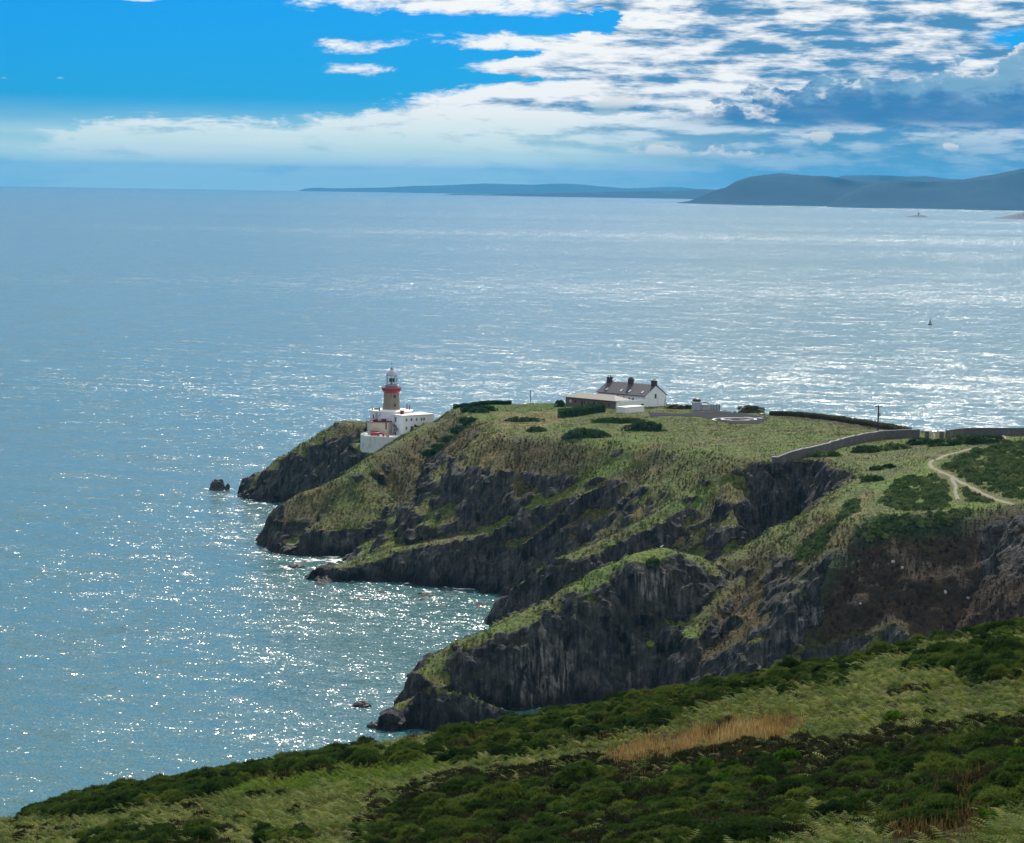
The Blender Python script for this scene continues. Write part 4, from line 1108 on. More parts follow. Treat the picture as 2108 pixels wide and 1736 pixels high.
o_ = MB().bar((0, 0, -.4), (0, 0, 1.55), .2, 8).add([], []).build('marker_post', M_white); o_.location = tuple(g); tag(o_, 'short white post standing between the two gate pillars', 'post')
g = ground_hit(1807, 898)
up = empty('utility_pole', tuple(g)); tag(up, 'tall dark timber utility pole with transformer behind the stone wall', 'pole')
MB().lathe([(.22, -.8), (.20, 3), (.17, 8.0)], 10).build('pole', M_pole, up, True)
MB().box(-.9, .9, -.08, .08, 7.60, 7.78).build('crossarm', M_pole, up)
tf = MB().lathe([(.24, 5.2), (.28, 5.3), (.28, 6.0), (.2, 6.15)], 12, .45, 0).build('transformer', M_lgrey, up, True)
MB().bar((.12, 0, 5.7), (.3, 0, 5.7), .05).build('bracket', M_iron, tf)
for q in (-.75, 0, .75): MB().lathe([(.05, 7.78), (.07, 7.88), (.04, 8.0)], 8, q, 0).build('insulator', M_white, up, True)
g = ground_hit(1092, 829.5)
if g is None: g = aty(1092, 829, 858)
o_ = empty('mast', tuple(g)); tag(o_, 'thin bare mast standing alone on the far edge of the lawn', 'mast')
MB().lathe([(.14, -.6), (.12, 2), (.09, 4.4)], 8).build('shaft', M_pole, o_, True)
MB().lathe([(.02, 4.4), (.1, 4.45), (.02, 4.55)], 8).build('finial', M_pole, o_, True)
# field fence along the cliff edge
fp = None
fence_px = [(1060, 882), (1078, 884), (1096, 886), (1112, 888), (1200, 896), (1214, 897), (1228, 898), (1242, 899), (1256, 900), (1270, 901), (1284, 902), (1298, 903), (1312, 904), (1326, 905), (1340, 906), (1354, 908), (1368, 909), (1382, 911), (1396, 913), (1410, 915), (1424, 917), (1438, 920), (1455, 923), (1472, 926)]
for k, p in enumerate(fence_px):
    g = ground_hit(p[0] + RNG.normal() * 4, p[1] + RNG.normal() * 1.0)
    if g is None: continue
    if fp is None:
        fp = MB().lathe([(.06, -.5), (.055, .95), (.03, 1.0)], 7).build('fence_post', M_pole, None, True); o_ = fp
    else:
        o_ = fp.copy(); COL.objects.link(o_)
    o_.location = tuple(g); o_.rotation_euler = (RNG.normal() * .06, RNG.normal() * .06, 0)
    tag(o_, 'thin dark timber fence post along the cliff edge of the field', 'fence post', 'fence posts on the cliff edge')
# dark post and the bird on the near spur
g = ground_hit(1137, 1243)
o_ = MB().lathe([(.24, -.4), (.22, .7), (.17, 1.05), (.05, 1.1)], 9).build('stump_post', M_pole, None, True); o_.location = tuple(g)
tag(o_, 'short thick black post on the narrow crest of the near spur', 'post')

# ------------------------------------------------------------------ buoy, islands
BYX, BYY, BYZ = atz(1915, 667.5, 0.0)
by = empty('navigation_buoy', (BYX, BYY, -BYY ** 2 / (2 * EARTH) - .3)); tag(by, 'dark conical navigation buoy floating alone on open water', 'buoy')
MB().lathe([(.9, 0), (1.7, .35), (1.8, .9), (1.5, 1.15), (.5, 1.25)], 16).build('float', M_iron, by, True)
tw = MB()
for k in range(4):
    a = math.pi / 4 + k * math.pi / 2; tw.bar((1.0 * math.cos(a), 1.0 * math.sin(a), 1.1), (.3 * math.cos(a), .3 * math.sin(a), 3.4), .09)
tw.lathe([(.85, 1.7), (.6, 2.4), (.5, 2.5)], 8)
tw.build('tower', M_iron, by)
MB().lathe([(.35, 3.3), (.4, 3.6), (.15, 3.8), (.12, 4.3), (.3, 4.4), (.25, 4.7), (.05, 4.8)], 10).build('top_mark', M_iron, by, True)
def island(name, px0, px1, pyb, pts, label):
    D = 9400.0
    xs = np.linspace(px0, px1, 60); hs2 = np.interp(xs, [p[0] for p in pts], [p[1] for p in pts])
    V = []
    base = -D * D / (2 * EARTH) - 1
    prof = [0, .45, .85, 1, .8, .4, 0]
    for j, q in enumerate(prof):
        y = D + (j - 3) * 28
        for x_, h_ in zip(xs, hs2):
            w_ = aty(x_, pyb, D); hz_ = h_ * D / FPX
            V.append((w_[0], y, base + q * (hz_ + 1) * (1 + .25 * math.sin(x_ * 1.7 + j) * (q < 1))))
    o_ = link(name, mesh_np(name, V, grid_faces(7, 60)), M_stone)
    return tag(o_, label, 'island')
island('skerry_island', 1866, 1908, 450, [(1866, 0), (1872, 2), (1880, 2.6), (1887, 4.2), (1900, 4.0), (1905, 2.5), (1908, 0)], 'low dark rocky islet with a beacon on the bright far water')
bc = aty(1891, 447, 9400); bo = MB().lathe([(3.2, 0), (2.6, 3), (2.2, 9), (2.6, 9.3), (1.5, 10), (1.2, 12.5), (.3, 14)], 14).build('beacon', M_stone, None, True)
bo.location = (bc[0], bc[1], -1.5); tag(bo, 'small tapered beacon tower on the low far islet', 'beacon')
island('skerry_island', 2042, 2200, 450, [(2042, 0), (2052, 2), (2065, 4), (2080, 7), (2095, 10), (2108, 13), (2130, 16), (2160, 15), (2190, 8), (2200, 0)], 'larger dark island rising to the right beyond the beacon islet')

# ------------------------------------------------------------------ sea rocks
def sea_rock(px, py, w_, h_, seed, label, lean=0.0, twin=False):
    c = atz(px, py, 0.0)
    bm = bmesh.new(); bmesh.ops.create_icosphere(bm, subdivisions=4, radius=1.0)
    A = np.array([v.co[:] for v in bm.verts])
    n = fbm(A[:, 0] * 1.3 + seed, A[:, 1] * 1.3, A[:, 2] * 1.3, 4, .55, ridged=True)
    n2_ = fbm(A[:, 0] * 3 + seed, A[:, 1] * 3, A[:, 2] * 3, 3)
    for v, a, b in zip(bm.verts, n, n2_):
        k = 1 + .42 * (a - .2) + .16 * b
        x, y, z = v.co
        if twin: z *= 1 - .75 * math.exp(-((x - .52) / .16) ** 2)
        v.co = (x * w_ * k + z * lean * w_, y * w_ * .7 * k, z * h_ * k - .12 * h_)
    me = bpy.data.meshes.new('sea_rock'); bm.to_mesh(me); bm.free()
    o = link('sea_rock', me, m_rock); o.location = (c[0], c[1], 0)
    return tag(o, label, 'rock')
m_rock, t = material('sea_rock')
P = pos(t); _, _, z_ = t.sep(P)
n = t.noise(t.mapping(P, scale=(1, 1, .5)), .9, 7, .68, 1.0)
c_ = t.ramp(n, [(.35, (.012, .012, .014)), (.5, (.035, .034, .036)), (.68, (.11, .10, .09))])
finish(t, c_, .6, t.bump(n, .9, .6), .4)
sea_rock(452, 1008, 3.0, 3.6, 1.0, 'dark sea stack with a cleft standing off the lighthouse point', .05, True)
sea_rock(514, 998, 2.8, 2.4, 5.0, 'rounded dark rock hugging the tip of the lighthouse point', -.1)
sea_rock(502, 1022, 2.2, 1.0, 9.0, 'low flat rock awash in foam below the lighthouse point')
sea_rock(745, 1454, 1.7, .9, 13.0, 'small jagged rock awash in open water off the near spur')
sea_rock(849, 1393, 1.1, .9, 17.0, 'tiny pointed rock touching the seaward face of the near spur')
sea_rock(652, 1188, 2.6, 1.0, 21.0, 'low black ledge breaking the water at the middle spur')
sea_rock(610, 1168, 2.0, .8, 23.0, 'small black ledge at the foot of the main head')
sea_rock(775, 1497, 1.6, 1.0, 27.0, 'outermost black rock at the foot of the near spur')

# ------------------------------------------------------------------ vegetation materials
def leafmat(name, c0, c1, c2, trans=0.35, zone=False, rough=0.8, scale=0.5):
    """thin leaves: diffuse plus light passing through; colour varies from plant to plant"""
    m, t = material(name)
    oi = t.n('ShaderNodeObjectInfo')
    n = t.noise(pos(t), scale, 4, 0.6)
    f = t.add(t.mul(oi.outputs['Random'], 0.40), t.mul(t.rng(n, .25, .75, 0, 1), 0.60))
    col = t.ramp(f, [(0.2, c0), (0.5, c1), (0.8, c2)])
    if zone:
        z_ = t.n('ShaderNodeAttribute', attribute_name='zone', attribute_type='INSTANCER').outputs['Color']
        col = t.mix(1.0, z_, t.rng(f, 0.2, 0.8, 0.7, 1.4), 'MULTIPLY')
    d = t.n('ShaderNodeBsdfPrincipled'); t.put(d.inputs['Base Color'], col); d.inputs['Roughness'].default_value = rough
    d.inputs['Specular IOR Level'].default_value = 0.06
    if zone:
        tn = t.n('ShaderNodeAttribute', attribute_name='lean', attribute_type='INSTANCER').outputs['Vector']
        t.put(d.inputs['Normal'], tn)
    tr = t.n('ShaderNodeBsdfTranslucent'); t.put(tr.inputs[0], t.mix(1.0, col, (1.25, 1.3, 0.7), 'MULTIPLY'))
    mx_ = t.n('ShaderNodeMixShader'); mx_.inputs[0].default_value = trans
    t.t.links.new(d.outputs[0], mx_.inputs[1]); t.t.links.new(tr.outputs[0], mx_.inputs[2])
    o = t.n('ShaderNodeOutputMaterial'); t.t.links.new(mx_.outputs[0], o.inputs[0])
    return m
L_gorse = leafmat('gorse_needles', (.015, .033, .010), (.042, .080, .018), (.120, .155, .034), .22, scale=.35)
L_bracken = leafmat('bracken_fronds', (.046, .088, .017), (.105, .142, .030), (.26, .26, .095), .34)
L_brackb = leafmat('young_bracken_fronds', (.055, .11, .010), (.09, .15, .014), (.14, .18, .025), .35)
L_reed = leafmat('dry_reed', (.17, .10, .048), (.27, .17, .085), (.40, .30, .18), .3)
L_dead = leafmat('dead_grass', (.065, .042, .022), (.11, .072, .036), (.17, .12, .06), .25)
L_heath = leafmat('heather_twigs', (.016, .022, .011), (.030, .036, .016), (.062, .056, .030), .12)
L_bramble = leafmat('bramble_leaves', (.030, .085, .008), (.055, .125, .012), (.10, .18, .02), .28)
L_grass = leafmat('headland_grass_blades', (.1, .1, .03), (.1, .1, .03), (.1, .1, .03), .07, zone=True)
L_bank = leafmat('rough_bank_stems', (.045, .042, .022), (.075, .068, .034), (.12, .10, .055), .2)
L_shrub = leafmat('shrub_leaves', (.020, .050, .022), (.038, .080, .034), (.080, .125, .050), .18)
L_fern = leafmat('far_bracken', (.040, .080, .026), (.085, .135, .050), (.17, .205, .095), .15)

def leaves_mesh(name, P, N, ln, wd, rng, twist=0.5):
    """pointed leaves at P along N: two triangles each, folded a little"""
    n = len(P)
    N = N + rng.normal(size=(n, 3)) * twist; N /= np.linalg.norm(N, axis=1)[:, None]
    u = np.cross(N, rng.normal(size=(n, 3))); u /= np.linalg.norm(u, axis=1)[:, None]
    ln = ln * rng.uniform(.6, 1.35, n)[:, None]; wd = wd * rng.uniform(.7, 1.3, n)[:, None]
    a = P - u * wd * .5; b = P + u * wd * .5; c = P + N * ln
    V = np.stack([a, b, c], 1).reshape(-1, 3)
    return V, np.arange(3 * n).reshape(-1, 3)
def bush_mesh(name, lx, ly, h, nl, lr, per, ln, wd, seed, boxy=1.0, twist=.55):
    """cushions of short leaves over an uneven dome of lobes, with an added solid core that stops light passing through"""
    rng = np.random.default_rng(seed)
    th_ = rng.uniform(0, 2 * math.pi, nl); q = rng.uniform(0.03, 1, nl) ** .55
    el_ = np.arccos(q * .98)
    cx, sx_ = np.cos(th_), np.sin(th_)
    rr_ = np.sin(el_) ** boxy
    C = np.c_[rr_ * cx * lx, rr_ * sx_ * ly, np.cos(el_) ** (1 / max(boxy, .3)) * h] * rng.uniform(.78, 1.04, nl)[:, None]
    R = lr * rng.uniform(.65, 1.35, nl)
    D = rng.normal(size=(nl * per, 3)); D /= np.linalg.norm(D, axis=1)[:, None]
    ci = np.repeat(np.arange(nl), per)
    Pn = C[ci] / np.array([lx, ly, h])
    D = D + 0.75 * Pn + np.array([0, 0, .35]); D /= np.linalg.norm(D, axis=1)[:, None]
    P = C[ci] + D * R[ci][:, None] * rng.uniform(.72, 1.0, nl * per)[:, None]
    P[:, 2] = np.maximum(P[:, 2], -.1)
    V, F = leaves_mesh(name, P, D, ln, wd, rng, twist)
    # added opaque core, keeps light from passing through the leaves
    seg, rings_ = 14, 6; K = []
    for j in range(rings_):
        e = (j / (rings_ - 1)) * math.pi / 2
        for k in range(seg):
            a = 2 * math.pi * k / seg; w_ = .84 * (1 + .16 * math.sin(3 * a + seed) + .12 * math.sin(5 * a + 2 * seed + j))
            K.append((math.cos(e) ** boxy * lx * w_ * math.cos(a), math.cos(e) ** boxy * ly * w_ * math.sin(a), math.sin(e) * h * .86 - .15))
    KF = [(j * seg + k, j * seg + (k + 1) % seg, (j + 1) * seg + (k + 1) % seg) for j in range(rings_ - 1) for k in range(seg)] + [(j * seg + k, (j + 1) * seg + (k + 1) % seg, (j + 1) * seg + k) for j in range(rings_ - 1) for k in range(seg)]
    return mesh_np(name, np.vstack([V, K]), np.vstack([F, np.array(KF) + len(V)]), False)
def tuft_mesh(name, nb, h, spread, wd, seed, lean=.5, seedhead=False):
    rng = np.random.default_rng(seed); V = []; F = []
    for k in range(nb):
        a = rng.uniform(0, 2 * math.pi); r = rng.uniform(0, spread); b = rng.uniform(0, 2 * math.pi)
        p = np.array((r * math.cos(a), r * math.sin(a), -.05)); out = np.array((math.cos(b), math.sin(b), 0)) * lean * rng.uniform(.2, 1)
        hh = h * rng.uniform(.55, 1.15); u = np.array((-math.sin(b + .6), math.cos(b + .6), 0)) * wd * rng.uniform(.6, 1.3)
        m1 = p + np.array((0, 0, hh * .6)) + out * hh * .35; tp = p + np.array((0, 0, hh)) + out * hh
        o = len(V); V += [p - u, p + u, m1 + u * .8, m1 - u * .8, tp]; F += [(o, o + 1, o + 2), (o, o + 2, o + 3), (o + 3, o + 2, o + 4)]
        if seedhead:
            o = len(V); w_ = u * 1.7; q = np.array((0, 0, h * .16))
            V += [tp - q * 1.2 - w_, tp - q * 1.2 + w_, tp + q]; F += [(o, o + 1, o + 2)]
    return mesh_np(name, V, np.array(F), False)
def fern_mesh(name, nf, ln, seed, pairs=9, wmax=.30):
    rng = np.random.default_rng(seed); V = []; F = []
    for k in range(nf):
        az_ = 2 * math.pi * (k + rng.uniform(-.3, .3)) / nf; d = np.array((math.cos(az_), math.sin(az_), 0)); s_ = np.array((-d[1], d[0], 0))
        L = ln * rng.uniform(.7, 1.2); el0 = rng.uniform(.9, 1.25); bend = rng.uniform(1.0, 1.8); base = np.append(rng.uniform(-.12, .12, 2), 0)
        pts = [base]; e = el0
        for j in range(10):
            pts.append(pts[-1] + (d * math.cos(e) + np.array((0, 0, math.sin(e)))) * L / 10); e -= bend / 10 * (0.4 + j * .14)
        pts = np.array(pts)
        for j in range(10):
            o = len(V); V += [pts[j] - s_ * .012, pts[j] + s_ * .012, pts[j + 1]]; F.append((o, o + 1, o + 2))
        for j in range(pairs):
            f = .30 + .70 * j / (pairs - 1); c = pts[0] * 0 + np.array([np.interp(f * 10, np.arange(11), pts[:, i]) for i in range(3)])
            c2 = np.array([np.interp(min(10, f * 10 + .75), np.arange(11), pts[:, i]) for i in range(3)])
            ax_ = (c2 - c); w_ = L * wmax * (1.02 - (j / (pairs - 1)) ** 1.3)
            for sg in (-1, 1):
                tip = c + s_ * sg * w_ + ax_ * .9 + np.array((0, 0, -.22 * w_)) + rng.normal(size=3) * .012
                o = len(V); V += [c - ax_ * .25, c + ax_ * .55, tip]; F.append((o, o + 1, o + 2))
    return mesh_np(name, V, np.array(F), False)

def scatter(name, P, yaw, scl, protos, mat, label=None, zone=None, tilt=0.12, cat=None, lean=None):
    """ground cover: one object whose points carry copies of a few plants"""
    me = bpy.data.meshes.new(name); n = len(P)
    me.vertices.add(n); me.vertices.foreach_set('co', np.asarray(P, np.float32).ravel())
    r = np.c_[RNG.normal(size=(n, 2)) * tilt, yaw].astype(np.float32)
    a = me.attributes.new('rot', 'FLOAT_VECTOR', 'POINT'); a.data.foreach_set('vector', r.ravel())
    fattr(me, 'scl', scl)
    a = me.attributes.new('pick', 'INT', 'POINT'); a.data.foreach_set('value', RNG.integers(0, len(protos), n).astype(np.int32))
    if zone is not None: cattr(me, 'zone', zone)
    if lean is not None:
        a = me.attributes.new('lean', 'FLOAT_VECTOR', 'POINT'); a.data.foreach_set('vector', np.asarray(lean, np.float32).ravel())
    o = link(name, me)
    g = bpy.data.node_groups.new(name, 'GeometryNodeTree')
    g.interface.new_socket('Geometry', in_out='INPUT', socket_type='NodeSocketGeometry'); g.interface.new_socket('Geometry', in_out='OUTPUT', socket_type='NodeSocketGeometry')
    N = g.nodes.new; gi = N('NodeGroupInput'); go = N('NodeGroupOutput'); ip = N('GeometryNodeInstanceOnPoints'); jn = N('GeometryNodeJoinGeometry')
    for pm in protos:
        pm.materials.clear(); pm.materials.append(mat)
        po = bpy.data.objects.new(pm.name + '_source', pm)
        oi = N('GeometryNodeObjectInfo'); oi.inputs['Object'].default_value = po; oi.inputs['As Instance'].default_value = True
        g.links.new(oi.outputs['Geometry'], jn.inputs[0])
    def na(nm, ty):
        x = N('GeometryNodeInputNamedAttribute'); x.data_type = ty; x.inputs[0].default_value = nm
        return x.outputs[0]
    g.links.new(gi.outputs[0], ip.inputs['Points']); g.links.new(jn.outputs[0], ip.inputs['Instance'])
    ip.inputs['Pick Instance'].default_value = True
    g.links.new(na('pick', 'INT'), ip.inputs['Instance Index'])
    er = N('FunctionNodeEulerToRotation'); g.links.new(na('rot', 'FLOAT_VECTOR'), er.inputs[0]); g.links.new(er.outputs[0], ip.inputs['Rotation'])
    g.links.new(na('scl', 'FLOAT'), ip.inputs['Scale'])
    g.links.new(ip.outputs[0], go.inputs[0])
    md = o.modifiers.new('scatter', 'NODES'); md.node_group = g
    tag(o, label, cat, kind='stuff')
    return o
def project(P):
    P = np.asarray(P, float); d = P - np.array((0, 0, CAM_H))
    f = d @ np.array(FW); return W0 / 2 + FPX * (d @ np.array(RT)) / f, H0 / 2 - FPX * (d @ np.array(UP)) / f
def in_px(px, py, poly):
    return poly_dist(np.asarray(px, float), np.asarray(py, float), np.array([(a, b, 0) for a, b in poly], float))

# ------------------------------------------------------------------ near hillside plants
# candidate ground points over the part of the slope that faces the view
def hill_pts(n, y0=54, y1=192):
    y = np.sqrt(RNG.uniform(y0 ** 2, y1 ** 2, n)); x = RNG.uniform(-.36, .36, n) * y
    return np.c_[x, y, hill_z(x, y)]
BAND = [(890, 1545), (905, 1510), (1000, 1478), (1100, 1455), (1250, 1420), (1450, 1368), (1700, 1312), (1900, 1272), (2160, 1236), (2900, 1080), (2900, 1130), (2160, 1288), (2025, 1304), (1893, 1322), (1814, 1338), (1761, 1364), (1735, 1390), (1577, 1412), (1471, 1428), (1419, 1459), (1366, 1480), (1234, 1500), (1129, 1522), (997, 1544)]
CLUMPS = [[(1885, 1350), (1930, 1332), (1985, 1338), (1975, 1358), (1900, 1362)], [(1980, 1345), (2050, 1322), (2160, 1318), (2160, 1372), (2020, 1378)],
          [(60, 1668), (160, 1640), (200, 1642), (190, 1662)], [(160, 1660), (200, 1630), (312, 1612), (318, 1640), (240, 1662)], [(302, 1632), (330, 1600), (430, 1585), (520, 1560), (552, 1572), (480, 1605), (380, 1635)],
          [(576, 1574), (610, 1552), (690, 1540), (690, 1562), (620, 1576)], [(727, 1553), (750, 1538), (770, 1540), (765, 1553)], [(810, 1550), (832, 1530), (852, 1535), (848, 1550)]]
LOWER = [[(740, 1760), (750, 1690), (820, 1640), (880, 1612), (960, 1600), (1000, 1612), (1100, 1588), (1250, 1570), (1400, 1575), (1498, 1552), (1577, 1540), (1640, 1560), (1724, 1575), (1770, 1553), (1814, 1515), (1946, 1508), (2067, 1487), (2160, 1480), (2900, 1330), (2900, 1760), (2250, 1700), (2160, 1620), (2040, 1640), (1990, 1640), (1930, 1660), (1840, 1670), (1700, 1640), (1650, 1690), (1560, 1720), (1420, 1760)],
         [(140, 1760), (150, 1708), (245, 1690), (330, 1682), (440, 1700), (445, 1760)], [(525, 1718), (540, 1690), (625, 1688), (630, 1715)]]
YOUNG = [(330, 1640), (480, 1600), (640, 1575), (860, 1560), (960, 1570), (900, 1600), (760, 1625), (600, 1640), (420, 1660)]
REEDS = [(1235, 1566), (1300, 1540), (1400, 1517), (1500, 1500), (1600, 1488), (1650, 1486), (1625, 1512), (1500, 1534), (1400, 1552), (1290, 1572)]
DEAD = [(1840, 1670), (1880, 1640), (1960, 1610), (2010, 1600), (2040, 1650), (2020, 1760), (1820, 1760)]
HEATH = [(1230, 1580), (1380, 1560), (1500, 1556), (1600, 1545), (1780, 1535), (1790, 1560), (1740, 1600), (1560, 1600), (1250, 1600)]
def blue(P, dmin, limit=10 ** 9):
    """thin points so that neighbours keep their distance"""
    cell = {}; out = []
    for i, p in enumerate(P):
        k = (int(p[0] // dmin), int(p[1] // dmin)); ok = True
        for a in (-1, 0, 1):
            for b in (-1, 0, 1):
                for j in cell.get((k[0] + a, k[1] + b), ()):
                    if (P[j][0] - p[0]) ** 2 + (P[j][1] - p[1]) ** 2 < dmin * dmin: ok = False
        if ok:
            cell.setdefault(k, []).append(i); out.append(i)
            if len(out) >= limit: break
    return P[out]
cand = hill_pts(115000)
cpx, cpy = project(cand + np.array((0, 0, .75)))
noisep = fbm(cand[:, 0] / 5, cand[:, 1] / 5, 2.0, 3)
d_band = in_px(cpx, cpy, BAND); d_cl = np.minimum.reduce([in_px(cpx, cpy, q) for q in CLUMPS]); d_low = np.minimum.reduce([in_px(cpx, cpy, q) for q in LOWER])
GORSE = [bush_mesh('gorse_bush', lx, ly, h, int(nl * 1.5), lr * .72, 62, .17, .06, sd, 1.0, .7) for (lx, ly, h, nl, lr, sd) in
         [(1.15, 1.0, 1.05, 46, .30, 1), (1.4, 1.05, .95, 54, .30, 2), (.9, .85, 1.2, 40, .27, 3), (1.7, 1.2, 1.15, 66, .33, 4), (.75, .7, .8, 30, .25, 5), (1.3, 1.3, 1.35, 60, .32, 6)]]
for g_ in GORSE: g_.materials.append(L_gorse)
EDGE_W = ['in the clump among straw-green bracken below the brow', 'in the clump touching the brow below the crag', 'in the lowest straggle against the sea', 'in the long skyline clump against the sea', 'in the thick skyline clump above bright bracken', 'in the skyline clump short of the cove', 'standing alone against the sea', 'standing alone where slope meets the cove']
zones_g = [('band', d_band + 14 * noisep < 3, 1.05, 'dense dark gorse bush in the thicket along the brow of the near slope', 'gorse bushes along the brow', .54, 130),
           ('edge', d_cl < 2, .85, 'separate dark gorse bush among bracken on the near slope', 'gorse bushes among the bracken', .72, 46),
           ('low', d_low + 46 * noisep < -6, 1.05, 'dark rounded gorse bush in the lower thicket of the near slope', 'gorse bushes of the lower thicket', .60, 124)]
used_g = []; rest_g = []
for nm, msk, dm, lab, grp, sc_, lim in zones_g:
    Qa = blue(cand[msk], dm * .82); ax_, ay_ = project(Qa); inf = (ax_ > -15) & (ax_ < W0 + 15) & (ay_ < H0 + 40); Qa = np.vstack([Qa[inf], Qa[~inf]]); lim = min(lim, int(inf.sum())); Q = Qa[:lim]; rest_g.append((Qa[lim:], sc_))
    print('gorse', nm, msk.sum(), len(Q))
    for p in Q:
        me = GORSE[RNG.integers(0, len(GORSE))]
        o = bpy.data.objects.new('gorse_bush', me); COL.objects.link(o)
        s_ = sc_ * RNG.uniform(.6, 1.55)
        o.location = (p[0], p[1], p[2] - .1); o.scale = (s_, s_, s_ * RNG.uniform(.75, 1.1)); o.rotation_euler = (0, 0, RNG.uniform(0, 6.28))
        bx_, by_ = project(p[None] + np.array((0, 0, .75))); size = 'small' if s_ < sc_ * .85 else ('broad' if s_ > sc_ * 1.22 else 'middling')
        if nm == 'edge':
            ci = int(np.argmin([in_px(bx_, by_, q)[0] for q in CLUMPS])); where = EDGE_W[ci]
        elif nm == 'band':
            where = 'on the brow thicket ' + ('where it runs out above the cove' if bx_[0] < 1130 else 'under the white rock' if bx_[0] < 1330 else 'behind the orange reeds' if bx_[0] < 1640 else 'below the heather slope with pale boulders' if bx_[0] < 1900 else 'beneath the footpath and craggy outcrop')
        else:
            where = 'in the lower thicket ' + ('left of the bright bracken gap' if bx_[0] < 640 else 'facing the young green bracken' if bx_[0] < 1150 else 'in front of the orange reeds' if bx_[0] < 1640 else 'beside the dead brown grass' if by_[0] > 1600 else 'crowning the slope above the dead grass')
        tag(o, f'{size} dark gorse bush {where}', 'gorse bush', f'{size} gorse bushes {where}')
        used_g.append((p[0], p[1], s_))
rp0 = np.vstack([a for a, _ in rest_g]); rs0 = np.concatenate([np.full(len(a), b) for a, b in rest_g])
print('gorse rest', len(rp0))
GREST = [g_.copy() for g_ in GORSE[:4]]
scatter('gorse_thicket', rp0 - np.array((0, 0, .1)), RNG.uniform(0, 6.28, len(rp0)), rs0 * RNG.uniform(.5, 1.25, len(rp0)), GREST, L_gorse)
# bright bramble clumps
BR = [bush_mesh('bramble', .85, .7, .45, 30, .20, 90, .085, .065, sd, 1.0, .9) for sd in (31, 32)]
for b in BR: b.materials.append(L_bramble)
def hill_hit(px, py):
    d = ray(px, py); ys = np.arange(60, 260, .15); k = np.nonzero(hill_z(d.x * ys, ys) >= CAM_H + d.z * ys)[0]
    if len(k) == 0: return None
    y = ys[k[0]]; return np.array((d.x * y, y, float(hill_z(d.x * y, y))))
BRL = [((1405, 1622), 'light green bramble mound at the left edge of the lower gorse'), ((1452, 1606), 'light green bramble mound next to the bare grey branch'), ((1345, 1690), 'small light green bramble low in the gorse thicket'),
       ((1490, 1635), 'pale bramble sprig hanging over dark gorse'), ((1575, 1640), 'yellow-green bramble tuft in the middle of the gorse'), ((1620, 1590), 'tiny light bramble tuft above the dead grass'),
       ((2075, 1640), 'tall yellow-green bramble beside the dead grass'), ((2100, 1590), 'yellow-green bramble behind the dead grass'), ((2030, 1715), 'low bramble in front of the dead grass'), ((1840, 1506), 'light bramble growing on top of the dark gorse mound')]
for k, (p, lab) in enumerate(BRL):
    g = hill_hit(*p)
    o = bpy.data.objects.new('bramble', BR[k % 2]); COL.objects.link(o)
    s_ = RNG.uniform(.5, .75) * g[1] / 105; o.location = (g[0], g[1], g[2] + .45); o.scale = (s_, s_, s_); o.rotation_euler = (0, 0, RNG.uniform(0, 6))
    o.location.z -= .35; o.scale.z = s_ * 1.9
    tag(o, lab, 'bramble')
# bracken, reeds, heather and dead grass
FERN = [fern_mesh('fern', nf, ln, sd) for nf, ln, sd in ((4, .95, 1), (5, .85, 2), (3, 1.05, 3), (4, .75, 4))]
FERN2 = [fern_mesh('fern_young', nf, ln, sd) for nf, ln, sd in ((4, .9, 11), (5, .8, 12), (4, .7, 13))]
pts = hill_pts(58000, 54, 190); qx, qy = project(pts)
qx2, qy2 = project(pts + np.array((0, 0, .75))); npn = fbm(pts[:, 0] / 5, pts[:, 1] / 5, 2.0, 3)
dl = np.minimum(np.minimum.reduce([in_px(qx2, qy2, q) for q in LOWER]) + 46 * npn + 6, np.minimum.reduce([in_px(qx2, qy2, q) for q in CLUMPS + [BAND]]) + 14 * npn)
nz_ = fbm(pts[:, 0] / 4, pts[:, 1] / 4, 5.0, 3); nb_ = fbm(pts[:, 0] / 9, pts[:, 1] / 9, 7.0, 3)
dy_ = in_px(qx, qy, YOUNG) + 25 * nz_; dr_ = in_px(qx, qy, REEDS) + 5 * nz_; dd_ = in_px(qx, qy, DEAD) + 18 * nz_; dh_ = in_px(qx, qy, HEATH) + 12 * nz_
free = (dl > -4) | (RNG.uniform(size=len(pts)) < .10)
isy = free & (dy_ < 0); isr = dr_ < 0; isd = (dd_ < 0); ish = free & (dh_ < 0) & ~isr & (RNG.uniform(size=len(pts)) < .35)
isb = free & ~isy & ~isr & ~isd & ~ish
thin = RNG.uniform(size=len(pts)) < np.clip(.72 + .8 * nb_, .25, 1)
def sc_of(m, a, b): return RNG.uniform(a, b, m.sum())
yw_ = lambda m: RNG.uniform(0, 6.283, m.sum())
mm = isb & thin
scatter('bracken', pts[mm], yw_(mm), sc_of(mm, .55, 1.1), FERN, L_bracken)
mm = isy
scatter('young_bracken', pts[mm], yw_(mm), sc_of(mm, .5, .95), FERN2, L_brackb)
rp_ = hill_pts(380000, 120, 180); rx_, ry_ = project(rp_ + np.array((0, 0, .45))); mr = in_px(rx_, ry_, REEDS) + 14 * fbm(rp_[:, 0] / 1.5, rp_[:, 1] / 1.5, 4.0, 2) < 6
mr &= RNG.uniform(size=len(rp_)) < np.clip(.34 + 1.3 * fbm(rp_[:, 0] / 2.2, rp_[:, 1] / 2.2, 8.0, 3), .03, .8) * np.clip(.15 - (in_px(rx_, ry_, REEDS) - 6) / 14, .1, 1)
REED = [tuft_mesh('reed', 6, 1.0, .22, .011, sd, .42, True) for sd in (1, 2, 3)]
scatter('reeds', rp_[mr], yw_(mr), sc_of(mr, .4, 1.0), REED, L_reed, tilt=.08)
